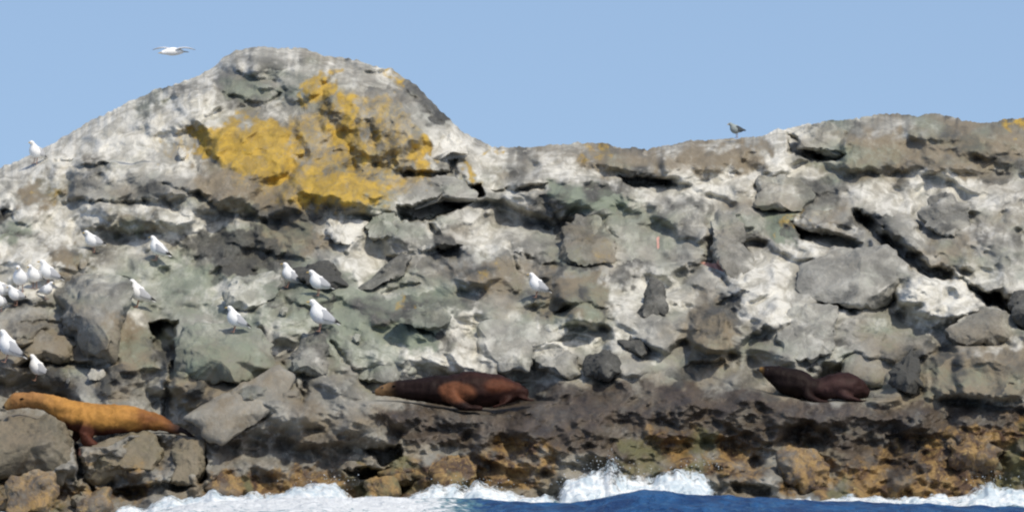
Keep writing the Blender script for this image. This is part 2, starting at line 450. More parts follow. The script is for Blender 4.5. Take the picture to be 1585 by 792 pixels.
PATCH = [
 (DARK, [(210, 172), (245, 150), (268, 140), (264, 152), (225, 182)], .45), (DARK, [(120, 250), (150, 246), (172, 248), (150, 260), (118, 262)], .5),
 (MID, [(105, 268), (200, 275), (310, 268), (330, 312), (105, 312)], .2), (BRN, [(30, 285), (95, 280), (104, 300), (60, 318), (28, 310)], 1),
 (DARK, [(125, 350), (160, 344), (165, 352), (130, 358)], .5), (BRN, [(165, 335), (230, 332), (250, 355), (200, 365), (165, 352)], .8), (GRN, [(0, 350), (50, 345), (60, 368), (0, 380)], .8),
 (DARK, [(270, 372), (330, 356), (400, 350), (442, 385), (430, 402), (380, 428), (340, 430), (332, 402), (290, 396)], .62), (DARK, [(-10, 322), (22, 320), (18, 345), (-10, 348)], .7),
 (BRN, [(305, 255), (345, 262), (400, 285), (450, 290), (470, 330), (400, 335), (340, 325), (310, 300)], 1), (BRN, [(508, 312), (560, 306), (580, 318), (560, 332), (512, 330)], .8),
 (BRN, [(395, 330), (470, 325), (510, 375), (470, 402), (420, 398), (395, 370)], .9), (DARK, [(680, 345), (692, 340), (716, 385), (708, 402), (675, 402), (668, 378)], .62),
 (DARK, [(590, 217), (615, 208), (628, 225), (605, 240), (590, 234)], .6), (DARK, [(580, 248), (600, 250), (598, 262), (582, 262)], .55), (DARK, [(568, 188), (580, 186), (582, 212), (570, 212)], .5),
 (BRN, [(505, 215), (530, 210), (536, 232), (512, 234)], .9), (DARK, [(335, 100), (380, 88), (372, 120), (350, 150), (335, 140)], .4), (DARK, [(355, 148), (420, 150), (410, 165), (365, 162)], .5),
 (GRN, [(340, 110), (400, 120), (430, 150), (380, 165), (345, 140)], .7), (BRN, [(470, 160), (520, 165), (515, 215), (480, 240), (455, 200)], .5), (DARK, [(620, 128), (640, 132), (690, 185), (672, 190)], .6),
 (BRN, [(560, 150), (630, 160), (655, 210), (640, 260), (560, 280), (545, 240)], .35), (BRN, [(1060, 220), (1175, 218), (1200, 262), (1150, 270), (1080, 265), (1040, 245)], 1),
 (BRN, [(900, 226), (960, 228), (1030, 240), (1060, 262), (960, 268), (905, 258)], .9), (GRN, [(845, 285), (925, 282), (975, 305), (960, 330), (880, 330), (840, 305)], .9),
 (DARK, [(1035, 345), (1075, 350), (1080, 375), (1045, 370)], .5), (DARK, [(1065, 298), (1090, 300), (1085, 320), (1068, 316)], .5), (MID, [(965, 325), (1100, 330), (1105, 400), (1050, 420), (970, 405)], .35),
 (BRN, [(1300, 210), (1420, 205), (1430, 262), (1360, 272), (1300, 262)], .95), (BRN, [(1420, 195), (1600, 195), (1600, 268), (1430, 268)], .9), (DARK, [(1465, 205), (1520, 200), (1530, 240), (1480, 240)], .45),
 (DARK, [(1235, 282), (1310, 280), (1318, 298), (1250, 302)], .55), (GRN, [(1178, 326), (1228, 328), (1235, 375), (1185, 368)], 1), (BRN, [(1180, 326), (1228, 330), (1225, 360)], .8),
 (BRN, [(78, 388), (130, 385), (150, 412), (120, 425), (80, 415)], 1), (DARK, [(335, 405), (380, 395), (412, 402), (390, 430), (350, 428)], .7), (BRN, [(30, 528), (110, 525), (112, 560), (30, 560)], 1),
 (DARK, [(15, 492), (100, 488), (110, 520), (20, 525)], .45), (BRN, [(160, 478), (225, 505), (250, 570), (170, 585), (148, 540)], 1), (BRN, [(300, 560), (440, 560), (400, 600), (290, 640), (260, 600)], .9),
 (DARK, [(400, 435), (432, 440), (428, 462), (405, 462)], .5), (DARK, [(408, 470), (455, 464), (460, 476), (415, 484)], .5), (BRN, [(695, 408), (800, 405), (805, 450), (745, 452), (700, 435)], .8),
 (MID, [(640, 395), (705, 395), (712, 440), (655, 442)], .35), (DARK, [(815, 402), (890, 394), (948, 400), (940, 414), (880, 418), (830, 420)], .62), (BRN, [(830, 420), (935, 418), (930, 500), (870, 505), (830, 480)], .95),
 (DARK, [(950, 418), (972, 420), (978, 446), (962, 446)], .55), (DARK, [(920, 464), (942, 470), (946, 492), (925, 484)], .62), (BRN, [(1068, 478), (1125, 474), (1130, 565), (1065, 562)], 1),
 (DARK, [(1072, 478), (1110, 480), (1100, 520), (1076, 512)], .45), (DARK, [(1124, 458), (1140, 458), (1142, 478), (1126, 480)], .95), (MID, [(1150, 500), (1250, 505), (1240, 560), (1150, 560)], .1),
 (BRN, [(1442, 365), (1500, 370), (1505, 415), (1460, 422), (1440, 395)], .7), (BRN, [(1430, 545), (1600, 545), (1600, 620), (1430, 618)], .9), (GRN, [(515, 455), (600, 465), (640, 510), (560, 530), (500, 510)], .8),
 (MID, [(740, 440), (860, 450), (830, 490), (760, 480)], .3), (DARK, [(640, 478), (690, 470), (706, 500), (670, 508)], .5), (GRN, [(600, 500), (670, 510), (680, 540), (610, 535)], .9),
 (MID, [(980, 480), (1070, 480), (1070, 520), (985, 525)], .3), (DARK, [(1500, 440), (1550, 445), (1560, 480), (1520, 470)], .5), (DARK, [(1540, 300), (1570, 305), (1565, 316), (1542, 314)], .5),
 (BRN, [(760, 262), (800, 258), (830, 275), (800, 290), (765, 285)], .6), (MID, [(300, 400), (350, 410), (340, 440), (300, 430)], .2),
]
for cls, p, v in PATCH:
    if cls in (DARK, BRN):
        w_ = max(q[0] for q in p) - min(q[0] for q in p); raise_poly(p, 0.10 if w_ < 60 else 0.16, 8, 0.0, 0.12)
# hollows that fall into shadow
HOLLOW = [
    ([(228, 498), (275, 495), (270, 545), (258, 560), (240, 540)], 0.75),
    ([(615, 318), (650, 315), (745, 285), (750, 300), (700, 330), (655, 345), (620, 342)], 0.8),
    ([(618, 266), (700, 264), (695, 276), (625, 277)], 0.45),
    ([(692, 246), (708, 245), (706, 275), (694, 275)], 0.4),
    ([(1218, 205), (1235, 215), (1262, 232), (1305, 238), (1300, 250), (1250, 248), (1220, 235)], 0.6),
    ([(955, 274), (1040, 276), (1045, 288), (980, 290)], 0.5),
    ([(1228, 345), (1260, 350), (1290, 360), (1335, 375), (1330, 386), (1280, 386), (1240, 372)], 0.75),
    ([(1535, 452), (1585, 480), (1585, 512), (1552, 478)], 0.7),
    ([(1512, 450), (1550, 455), (1552, 475), (1530, 472)], 0.5),
    ([(300, 715), (318, 690), (322, 745), (305, 750)], 0.6),
    ([(118, 690), (126, 688), (128, 735), (118, 745)], 0.5),
    ([(560, 695), (620, 690), (625, 712), (590, 722)], 0.55),
    ([(530, 728), (570, 722), (600, 740), (560, 742)], 0.5),
    ([(600, 742), (650, 742), (620, 770), (598, 765)], 0.4),
    ([(760, 295), (850, 283), (845, 292), (780, 302)], 0.35),
    ([(1370, 670), (1430, 675), (1420, 700), (1375, 712)], 0.2),
    ([(1130, 745), (1195, 750), (1190, 768), (1140, 764)], 0.3),
    ([(640, 500), (660, 505), (672, 520), (650, 516)], 0.35),
    ([(110, 258), (170, 250), (165, 262), (115, 266)], 0.3),
    ([(104, 308), (235, 310), (230, 316), (106, 315)], 0.15),
    ([(0, 325), (20, 322), (18, 342), (0, 345)], 0.4),
    ([(84, 246), (115, 246), (114, 254), (86, 253)], 0.25),
    ([(345, 375), (425, 388), (430, 398), (380, 418), (350, 400)], 0.15),
    ([(675, 385), (715, 380), (710, 405), (690, 402)], 0.4),
    ([(600, 395), (625, 392), (620, 420), (605, 425)], 0.25),
    ([(470, 590), (480, 605), (470, 622), (458, 612)], 0.3),
    ([(1390, 722), (1418, 712), (1430, 732), (1402, 740)], 0.2),
    ([(170, 760), (280, 740), (300, 755), (200, 775)], 0.45),
]
for p, d in HOLLOW: raise_poly(p, -d * (1.45 if d >= 0.5 else 1.0), 5, 0, 0)
for p, w, d in [
    ([(1325, 335), (1345, 352), (1365, 368), (1385, 385), (1410, 400), (1432, 420), (1465, 428)], 9, 0.75),
    ([(1465, 428), (1500, 445), (1530, 465)], 5, 0.3),
    ([(1275, 465), (1300, 470), (1322, 482)], 4, 0.3),
    ([(1065, 410), (1100, 408), (1125, 438)], 4, 0.25),
    ([(268, 560), (262, 600), (258, 640)], 6, 0.35),
    ([(118, 660), (120, 700), (135, 745), (150, 765)], 5, 0.4),
    ([(440, 560), (455, 590), (470, 620)], 4, 0.2),
    ([(515, 530), (535, 560), (560, 580)], 4, 0.22),
    ([(190, 430), (205, 450), (215, 470)], 4, 0.2),
    ([(815, 400), (835, 412), (890, 408), (945, 405)], 5, 0.22),
    ([(590, 455), (620, 445), (650, 440)], 4, 0.22),
    ([(620, 130), (650, 160), (680, 190), (690, 200)], 6, 0.3),
    ([(250, 285), (300, 300), (350, 330), (410, 345)], 4, 0.16),
    ([(255, 310), (290, 340)], 3, 0.12),
    ([(330, 100), (370, 120), (420, 130), (440, 140)], 6, 0.22),
    ([(210, 165), (250, 160), (280, 150)], 5, 0.2),
    ([(360, 150), (400, 160), (430, 150)], 5, 0.22),
    ([(570, 190), (580, 215), (575, 230)], 6, 0.22),
    ([(860, 485), (900, 470), (940, 480)], 4, 0.2),
    ([(850, 525), (890, 520), (910, 528)], 4, 0.18),
    ([(1140, 360), (1160, 400), (1150, 430)], 4, 0.2),
    ([(790, 380), (800, 420), (830, 440)], 5, 0.2),
    ([(420, 440), (450, 470), (480, 480)], 5, 0.2),
    ([(0, 460), (40, 470), (80, 475)], 5, 0.2),
    ([(20, 565), (100, 562), (140, 568)], 4, 0.25),
    ([(30, 500), (80, 498), (110, 505)], 5, 0.25),
]: crack(p, w, d)
# the long slanting joint at the right, with the slab below it standing forward
raise_poly([(1345, 356), (1390, 392), (1432, 424), (1474, 436), (1540, 482), (1500, 505), (1410, 485), (1350, 430)], 0.40, 8, 0.1, -0.2)
raise_poly([(1326, 326), (1352, 340), (1396, 378), (1438, 408), (1474, 420), (1520, 446), (1548, 470), (1530, 472), (1500, 456), (1466, 438), (1426, 428), (1382, 398), (1340, 360)], -0.5, 5)
raise_poly([(1352, 330), (1400, 345), (1420, 380), (1440, 402), (1400, 380), (1365, 350)], 0.3, 8, 0, 0.2)
# ledges the animals lie on
shelf([(-30, 650), (30, 640), (90, 655), (125, 690), (165, 690), (200, 672), (250, 668), (310, 676)], 0.75, 80)
shelf([(560, 622), (620, 620), (700, 632), (760, 634), (840, 622)], 0.75, 80)
shelf([(1160, 600), (1200, 612), (1260, 622), (1360, 618)], 0.7, 70)

X3 = wx(U, Y); Z3 = wz(V, Y)

# ------------------------------------------------------------------ colour masks painted by place (mineral and growth colours only)
def table(u, v, xs, ys, T):
    xs = np.array(xs, float); ys = np.array(ys, float); T = np.array(T, float)
    fi = np.interp(v, ys, np.arange(len(ys))); fj = np.interp(u, xs, np.arange(len(xs)))
    i0 = np.clip(np.floor(fi).astype(int), 0, len(ys) - 2); j0 = np.clip(np.floor(fj).astype(int), 0, len(xs) - 2)
    a = fi - i0; b = fj - j0
    return (T[i0, j0] * (1 - a) * (1 - b) + T[i0 + 1, j0] * a * (1 - b) + T[i0, j0 + 1] * (1 - a) * b + T[i0 + 1, j0 + 1] * a * b)

TX = [0, 100, 200, 300, 400, 500, 600, 700, 800, 900, 1000, 1100, 1200, 1300, 1400, 1500, 1585]
TY = [100, 150, 200, 250, 300, 350, 400, 450, 500, 550, 600, 650]
#        0   100  200  300  400  500  600  700  800  900 1000 1100 1200 1300 1400 1500 1585
GUANO = [[.7, .7, .7, .6, .55, .60, .45, .4, .5, .5, .4, .4, .4, .5, .5, .4, .4],
         [.7, .7, .6, .75, .45, .50, .40, .4, .5, .5, .4, .4, .5, .5, .5, .4, .3],
         [.7, .7, .75, .75, .35, .50, .30, .5, .5, .5, .4, .4, .8, .45, .45, .3, .3],
         [.65, .7, .65, .65, .25, .25, .15, .7, .7, .45, .45, .5, .85, .35, .25, .25, .35],
         [.5, .65, .50, .45, .35, .25, .45, .45, .6, .65, .6, .7, .55, .70, .75, .8, .7],
         [.7, .8, .70, .65, .35, .55, .40, .55, .45, .40, .50, .35, .35, .55, .40, .6, .6],
         [.8, .7, .55, .45, .35, .55, .35, .60, .30, .30, .65, .50, .70, .45, .40, .5, .6],
         [.9, .3, .45, .45, .40, .45, .35, .45, .35, .35, .75, .65, .85, .25, .65, .7, .6],
         [.3, .1, .20, .30, .30, .40, .40, .55, .40, .55, .55, .25, .75, .30, .35, .2, .3],
         [.1, 0, .05, .10, .15, .25, .35, .65, .85, .45, .45, .15, .50, .20, .20, .35, .6],
         [0, 0, 0, .05, .15, .20, .10, .10, .30, .35, .15, .05, .10, .10, .15, .15, .1],
         [0, 0, 0, .05, .10, .05, .00, .00, .00, .00, .00, .00, .00, .00, .00, .00, .0]]
BROWN = [[.2, .2, .2, .2, .2, .3, .3, .3, .3, .3, .3, .3, .3, .3, .5, .5, .5],
         [.2, .2, .2, .2, .2, .3, .4, .3, .3, .3, .3, .3, .3, .3, .5, .5, .5],
         [.2, .2, .2, .3, .4, .4, .55, .3, .3, .5, .4, .6, .3, .4, .5, .6, .5],
         [.2, .4, .2, .3, .5, .5, .5, .2, .3, .6, .6, .7, .3, .5, .6, .7, .6],
         [.3, .4, .3, .4, .6, .5, .4, .3, .3, .4, .4, .3, .6, .4, .4, .4, .4],
         [.3, .3, .4, .4, .5, .3, .3, .4, .3, .7, .3, .4, .6, .3, .2, .3, .3],
         [.4, .5, .3, .3, .6, .4, .4, .5, .5, .8, .2, .3, .4, .2, .2, .3, .3],
         [.3, .2, .2, .2, .2, .4, .3, .4, .5, .6, .2, .3, .2, .2, .2, .3, .3],
         [.4, .5, .5, .4, .3, .3, .2, .2, .3, .4, .3, .7, .3, .4, .4, .5, .4],
         [.6, .7, .6, .5, .5, .3, .2, .2, .2, .3, .4, .8, .4, .5, .6, .6, .5],
         [.6, .6, .5, .5, .5, .4, .3, .3, .3, .5, .6, .7, .5, .6, .6, .6, .6],
         [.6, .6, .5, .5, .5, .5, .4, .4, .5, .5, .6, .6, .6, .6, .6, .6, .6]]
GREEN = [[.1] * 17, [.2, .2, .3, .4, .4, .2, .1, .1, .1, .1, .1, .2, .3, .3, .3, .2, .2],
         [.1, .2, .3, .2, .2, .1, .1, .1, .1, .1, .1, .2, .2, .4, .3, .3, .2],
         [.2, .2, .1, .1, .1, .1, .1, .1, .1, .1, .1, .1, .2, .4, .2, .3, .2],
         [.3, .1, .1, .1, .1, .2, .4, .2, .2, .3, .3, .2, .3, .3, .2, .1, .2],
         [.3, .2, .3, .3, .3, .3, .4, .2, .3, .4, .4, .2, .4, .3, .2, .3, .4],
         [.2, .3, .5, .6, .3, .3, .4, .2, .3, .3, .3, .2, .1, .2, .2, .3, .4],
         [.3, .3, .6, .6, .7, .7, .7, .4, .4, .4, .3, .2, .1, .1, .3, .3, .3],
         [.2, .2, .3, .6, .6, .7, .8, .6, .5, .4, .4, .3, .2, .3, .3, .2, .2],
         [.2, .2, .2, .5, .4, .6, .6, .5, .4, .4, .5, .3, .2, .4, .3, .2, .2],
         [.2, .2, .2, .2, .3, .3, .4, .3, .2, .3, .3, .3, .3, .3, .3, .2, .2],
         [.2] * 17]
def wob(sc, amp, s): return fbm(U / sc, V / sc, 4, s) * amp
def tgrid(T, u, v): return table(u, v, TX, TY, T)
uq = U + wob(60, 30, 200); vq = V + wob(50, 26, 201)
G = tgrid(GUANO, uq, vq) + fbm((U * 0.9 + V * 0.4) / 38, (V * 0.9 - U * 0.3) / 20, 4, 210) * 0.55
Bn = tgrid(BROWN, uq, vq) * 0.85 + fbm(U / 55, V / 35, 4, 211) * 0.7
Gr = tgrid(GREEN, uq, vq) * 0.95 + fbm(U / 50, V / 30, 4, 212) * 0.6
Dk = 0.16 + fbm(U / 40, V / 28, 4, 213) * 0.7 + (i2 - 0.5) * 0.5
streak = fbm(U / 7 + V / 40, V / 70 - U / 90, 3, 214)
G = G + streak * 0.45 * sstep(.3, .7, G) * sstep(.45, .6, vnoise(U / 80, V / 60, 215))
# some facets are cleaner / darker stone than others
G = G + 0.2 * sstep(420, 250, U) * sstep(380, 300, V)
G = G - (i2 - 0.5) * 0.35 - (i1 - 0.5) * 0.2
Ly = np.zeros_like(G); Wt = np.zeros_like(G); Kp = np.zeros_like(G); Pk = np.zeros_like(G)

def blob(M, poly, val, soft=6, jit=1.0):
    xs = [p[0] for p in poly]
    s = win(min(xs), max(xs), 0, 0, 30)
    u = U[:, s] + fbm(U[:, s] / 14, V[:, s] / 14, 4, 300) * 15 * jit
    v = V[:, s] + fbm(U[:, s] / 14, V[:, s] / 14, 4, 301) * 15 * jit
    w = sstep(-soft, soft, sdf(poly, u, v))
    M[:, s] = M[:, s] * (1 - w) + val * w

# lichen: a thin tan film first, then the dense mustard crusts
for p, v in [
    ([(300, 190), (460, 180), (520, 145), (600, 150), (650, 205), (668, 275), (600, 320), (440, 320), (330, 260)], .46),
    ([(430, 225), (540, 240), (600, 300), (560, 325), (445, 320)], .5)]: blob(Ly, p, v, 16)
for p, v in [
    ([(295, 195), (320, 188), (345, 200), (360, 192), (400, 186), (440, 190), (452, 215), (455, 250), (450, 272), (425, 282), (385, 270), (340, 250), (310, 243), (296, 220)], 1.0),
    ([(455, 268), (475, 255), (520, 268), (550, 275), (575, 300), (570, 315), (540, 310), (490, 308), (455, 300)], .95),
    ([(565, 292), (598, 290), (600, 312), (572, 318)], .9),
    ([(440, 240), (480, 250), (500, 268), (470, 275), (445, 262)], .65),
    ([(480, 125), (500, 108), (522, 110), (520, 130), (500, 152), (482, 158), (455, 150)], .85),
    ([(530, 155), (552, 148), (558, 175), (552, 200), (560, 225), (548, 240), (530, 215), (518, 225), (515, 210), (528, 190)], .95),
    ([(640, 215), (662, 212), (668, 235), (664, 275), (648, 275), (642, 245)], .9),
    ([(600, 110), (625, 112), (635, 130), (618, 132)], .85),
    ([(708, 248), (728, 250), (738, 270), (725, 282), (712, 270)], .85),
    ([(560, 225), (585, 240), (580, 280), (560, 280), (548, 250)], .6),
    ([(560, 150), (620, 165), (650, 210), (630, 215), (600, 185), (560, 165)], .35),
    ([(600, 235), (640, 240), (640, 265), (610, 262)], .55),
    ([(1560, 184), (1600, 184), (1600, 202), (1572, 200), (1555, 194)], 1.0),
    ([(895, 222), (945, 222), (948, 238), (905, 245)], .5),
    ([(755, 222), (780, 226), (775, 234), (752, 232)], .5),
    ([(915, 372), (930, 375), (935, 398), (920, 396)], .5),
    ([(60, 300), (90, 285), (95, 300), (72, 315)], .35),
    ([(240, 225), (285, 220), (290, 245), (245, 245)], .42),
    ([(738, 425), (765, 428), (760, 442), (740, 440)], .5),
    ([(1195, 335), (1230, 340), (1235, 355), (1195, 352)], .45),
    ([(1235, 325), (1262, 335), (1255, 345), (1238, 340)], .5),
    ([(610, 455), (630, 452), (632, 475), (618, 478)], .4),
]: blob(Ly, p, v, 9, 1.7)
# guano patches (white)
for p, v in [
    ([(668, 215), (700, 205), (728, 222), (725, 240), (695, 246), (668, 240)], 1.25),
    ([(1190, 212), (1212, 208), (1230, 250), (1290, 272), (1240, 280), (1190, 275), (1150, 280), (1165, 262), (1195, 245)], 1.1),
    ([(1405, 268), (1460, 265), (1515, 285), (1520, 305), (1470, 300), (1410, 290)], 1.2),
    ([(1210, 372), (1250, 370), (1275, 388), (1225, 402)], 1.25),
    ([(1140, 400), (1200, 395), (1225, 425), (1215, 470), (1240, 500), (1190, 520), (1140, 480)], 1.05),
    ([(1410, 430), (1475, 425), (1530, 460), (1525, 480), (1470, 500), (1440, 515), (1380, 480)], 1.15),
    ([(940, 440), (1000, 440), (990, 470), (1080, 450), (1075, 475), (1010, 490), (935, 470)], .95),
    ([(800, 525), (870, 528), (960, 510), (975, 525), (900, 535), (880, 545), (820, 540), (798, 560)], 1.15),
    ([(675, 500), (700, 480), (750, 488), (740, 510), (690, 518)], 1.2),
    ([(610, 540), (660, 545), (740, 550), (745, 570), (680, 572), (640, 560)], 1.1),
    ([(725, 350), (760, 350), (790, 375), (770, 400), (720, 385)], 1.1),
    ([(500, 335), (560, 335), (570, 370), (600, 380), (580, 398), (545, 390), (505, 368)], 1.1),
    ([(525, 400), (600, 390), (590, 415), (555, 445)], 1.1),
    ([(0, 385), (90, 385), (100, 420), (90, 455), (0, 470)], 1.15),
    ([(90, 330), (260, 330), (340, 360), (300, 375), (180, 372), (100, 378), (0, 372), (30, 345)], 1.0),
    ([(340, 440), (430, 420), (440, 450), (380, 480), (330, 470)], .9),
    ([(230, 165), (310, 140), (335, 160), (330, 190), (250, 200)], 1.1),
    ([(1000, 395), (1060, 385), (1040, 420), (960, 430)], .8),
    ([(820, 240), (900, 245), (950, 270), (900, 282), (830, 272)], .95),
    ([(1040, 275), (1180, 265), (1160, 295), (1060, 300)], 1.05),
    ([(1530, 535), (1585, 530), (1585, 550), (1540, 560), (1500, 548)], .95),
    ([(410, 590), (440, 580), (450, 605), (415, 625)], .7),
    ([(1350, 290), (1400, 305), (1380, 330), (1340, 325)], .9),
    ([(190, 485), (225, 475), (230, 505), (200, 512)], .9),
]: blob(G, p, v, 9)
# greener patches
for p, v in [
    ([(455, 395), (560, 440), (640, 460), (640, 560), (520, 560), (440, 480)], .75),
    ([(230, 400), (330, 410), (400, 470), (330, 490), (240, 450)], .8),
    ([(565, 325), (620, 325), (615, 365), (570, 365)], .7),
    ([(1090, 330), (1240, 325), (1230, 370), (1100, 360)], .6),
]: blob(Gr, p, v, 14)
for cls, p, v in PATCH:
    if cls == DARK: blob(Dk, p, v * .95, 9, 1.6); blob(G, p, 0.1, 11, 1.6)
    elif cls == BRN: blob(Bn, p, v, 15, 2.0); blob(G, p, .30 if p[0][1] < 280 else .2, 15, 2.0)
    elif cls == GRN: blob(Gr, p, v, 10); blob(G, p, .25, 9)
    elif cls == MID: blob(G, p, v, 12)
Ly = np.maximum(Ly + (fbm(U / 9 + V / 30, V / 16, 4, 216) * .38 + .02) * (Ly > 0.05), 0)
G = G * (1 - 0.6 * np.clip(Ly, 0, 1))
# dark purplish wet band, dark growth
blob(Wt, [(-320, 600), (0, 560), (140, 575), (150, 610), (60, 640), (-320, 660)], .35, 12)
blob(Wt, [(-320, 640), (120, 640), (330, 680), (330, 900), (-320, 900)], .34, 12)
blob(Wt, [(560, 640), (800, 595), (1000, 590), (1170, 600), (1200, 620), (1585, 625), (1910, 620), (1910, 720), (1585, 690), (1200, 690), (940, 720), (880, 700), (620, 690)], .82, 12)
blob(Wt, [(1290, 660), (1440, 660), (1470, 700), (1400, 745), (1330, 740), (1290, 700)], .8, 10)
blob(Wt, [(330, 650), (560, 660), (620, 690), (560, 730), (330, 740)], .5, 14)
blob(Wt, [(330, 600), (420, 600), (560, 610), (560, 660), (330, 660)], .25, 16)
blob(Wt, [(-320, 735), (300, 730), (330, 715), (700, 735), (1200, 745), (1910, 745), (1910, 900), (-320, 900)], .35, 12)
# ochre weed along the tide line
for p, v in [
    ([(-320, 720), (40, 715), (110, 745), (160, 760), (200, 745), (250, 715), (255, 745), (180, 790), (-320, 900)], .8),
    ([(320, 735), (500, 715), (560, 720), (640, 705), (700, 715), (780, 680), (860, 690), (870, 745), (740, 760), (560, 785), (320, 790)], 1.0),
    ([(960, 690), (1000, 670), (1080, 655), (1150, 690), (1200, 720), (1190, 755), (1080, 750), (960, 735)], .85),
    ([(1205, 685), (1270, 690), (1290, 725), (1290, 775), (1205, 765)], .85),
    ([(1290, 742), (1330, 700), (1450, 665), (1585, 655), (1700, 660), (1700, 800), (1290, 790)], .98),
    ([(1450, 665), (1520, 665), (1560, 700), (1550, 735), (1470, 720)], .8),
    ([(1560, 640), (1610, 640), (1610, 665), (1565, 665)], .7),
    ([(130, 710), (255, 710), (250, 745), (150, 745)], .5),
]: blob(Kp, p, v, 12)
blob(Kp, [(1330, 690), (1420, 680), (1440, 735), (1350, 745)], 0.45, 12)
Kp = Kp + fbm(U / 24, V / 18, 4, 220) * 0.75 * (Kp > 0.05)
Wt = Wt + fbm(U / 45, V / 26, 4, 221) * 0.35 * (Wt > 0.03)
G = G * sstep(640, 590, V + (U < 500) * 20)
Gr = Gr * (1 - 0.6 * lower); Dk = Dk * (1 - 0.6 * lower)
for p in [[(1082, 408), (1088, 404), (1128, 410), (1132, 420), (1122, 422)], [(1016, 368), (1022, 364), (1022, 382), (1017, 388)],
          [(75, 645), (84, 645), (82, 660)], [(116, 693), (124, 692), (128, 706), (120, 705)], [(1123, 412), (1131, 412), (1131, 420), (1123, 420)]]:
    blob(Pk, p, 0.75, 2.5, 0.15)

# build the sheet: front + a back slope down to below the sea
nb = 90
backV = []
k = np.linspace(0, 1, nb + 1)[1:]
Yc, Xc, Zc = Y[-1], X3[-1], Z3[-1]
rows_x, rows_y, rows_z = [X3], [Y], [Z3]
for t in k:
    yy = Yc + t * 26.0
    prof = (1 - t) ** 1.0 * (0.6 + 0.4 * math.cos(t * math.pi / 2))
    zz = -1.2 + (Zc + 1.2) * prof + fbm(Xc / 1.6, yy / 1.6, 4, 401) * 0.9 * min(1, t * 4)
    zz = np.minimum(zz, Zc + 2.6 * t * 0.02)
    rows_x.append((wx(us, Yc) + 0 * yy)[None, :]); rows_y.append(yy[None, :]); rows_z.append(zz[None, :])
VX = np.concatenate(rows_x, 0); VY = np.concatenate(rows_y, 0); VZ = np.concatenate(rows_z, 0)
nr = VX.shape[0]
# taper the outer ends of the island into the sea (beyond the frame)
endw = sstep(0, 150, us - U0) * sstep(0, 150, U1 - us)
VZ = VZ * endw[None, :] + (-1.4) * (1 - endw[None, :])
co = np.stack([VX, VY, VZ], -1).reshape(-1, 3)
ii = (np.arange(nr - 1)[:, None] * NU + np.arange(NU - 1)[None, :]).ravel()
Fq = np.stack([ii, ii + 1, ii + NU + 1, ii + NU], -1)
island = mesh_obj('rock_terrain', co, Fq, ROCK)
tag(island, 'guano streaked rocky islet with lichen dome rising from the sea', 'terrain', kind='structure')
def padrows(M): return np.concatenate([M, np.repeat(M[-1:], nb, 0)], 0).ravel()
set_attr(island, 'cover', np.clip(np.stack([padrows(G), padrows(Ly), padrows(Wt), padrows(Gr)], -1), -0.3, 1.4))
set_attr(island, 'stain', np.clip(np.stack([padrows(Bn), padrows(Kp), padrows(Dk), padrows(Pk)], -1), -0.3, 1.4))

# smooth depth for seating things
Ysm = blur(Y, 60)
def y_at(px, py, A=None):
    A = Ysm if A is None else A
    fj = np.interp(px, us, np.arange(NU))
    j = np.clip(fj.astype(int) if hasattr(fj, 'astype') else int(fj), 0, NU - 1)
    c = crest[j]
    fi = np.clip((py - VB) / (c - VB) * (NV - 1), 0, NV - 1)
    i = fi.astype(int) if hasattr(fi, 'astype') else int(fi)
    return A[i, j]

# ------------------------------------------------------------------ boulders
_bm = bmesh.new(); bmesh.ops.create_icosphere(_bm, subdivisions=6, radius=1.0)
_bm.verts.ensure_lookup_table()
ICO_V = np.array([v.co[:] for v in _bm.verts]); ICO_F = np.array([[v.index for v in f.verts] for f in _bm.faces]); _bm.free()

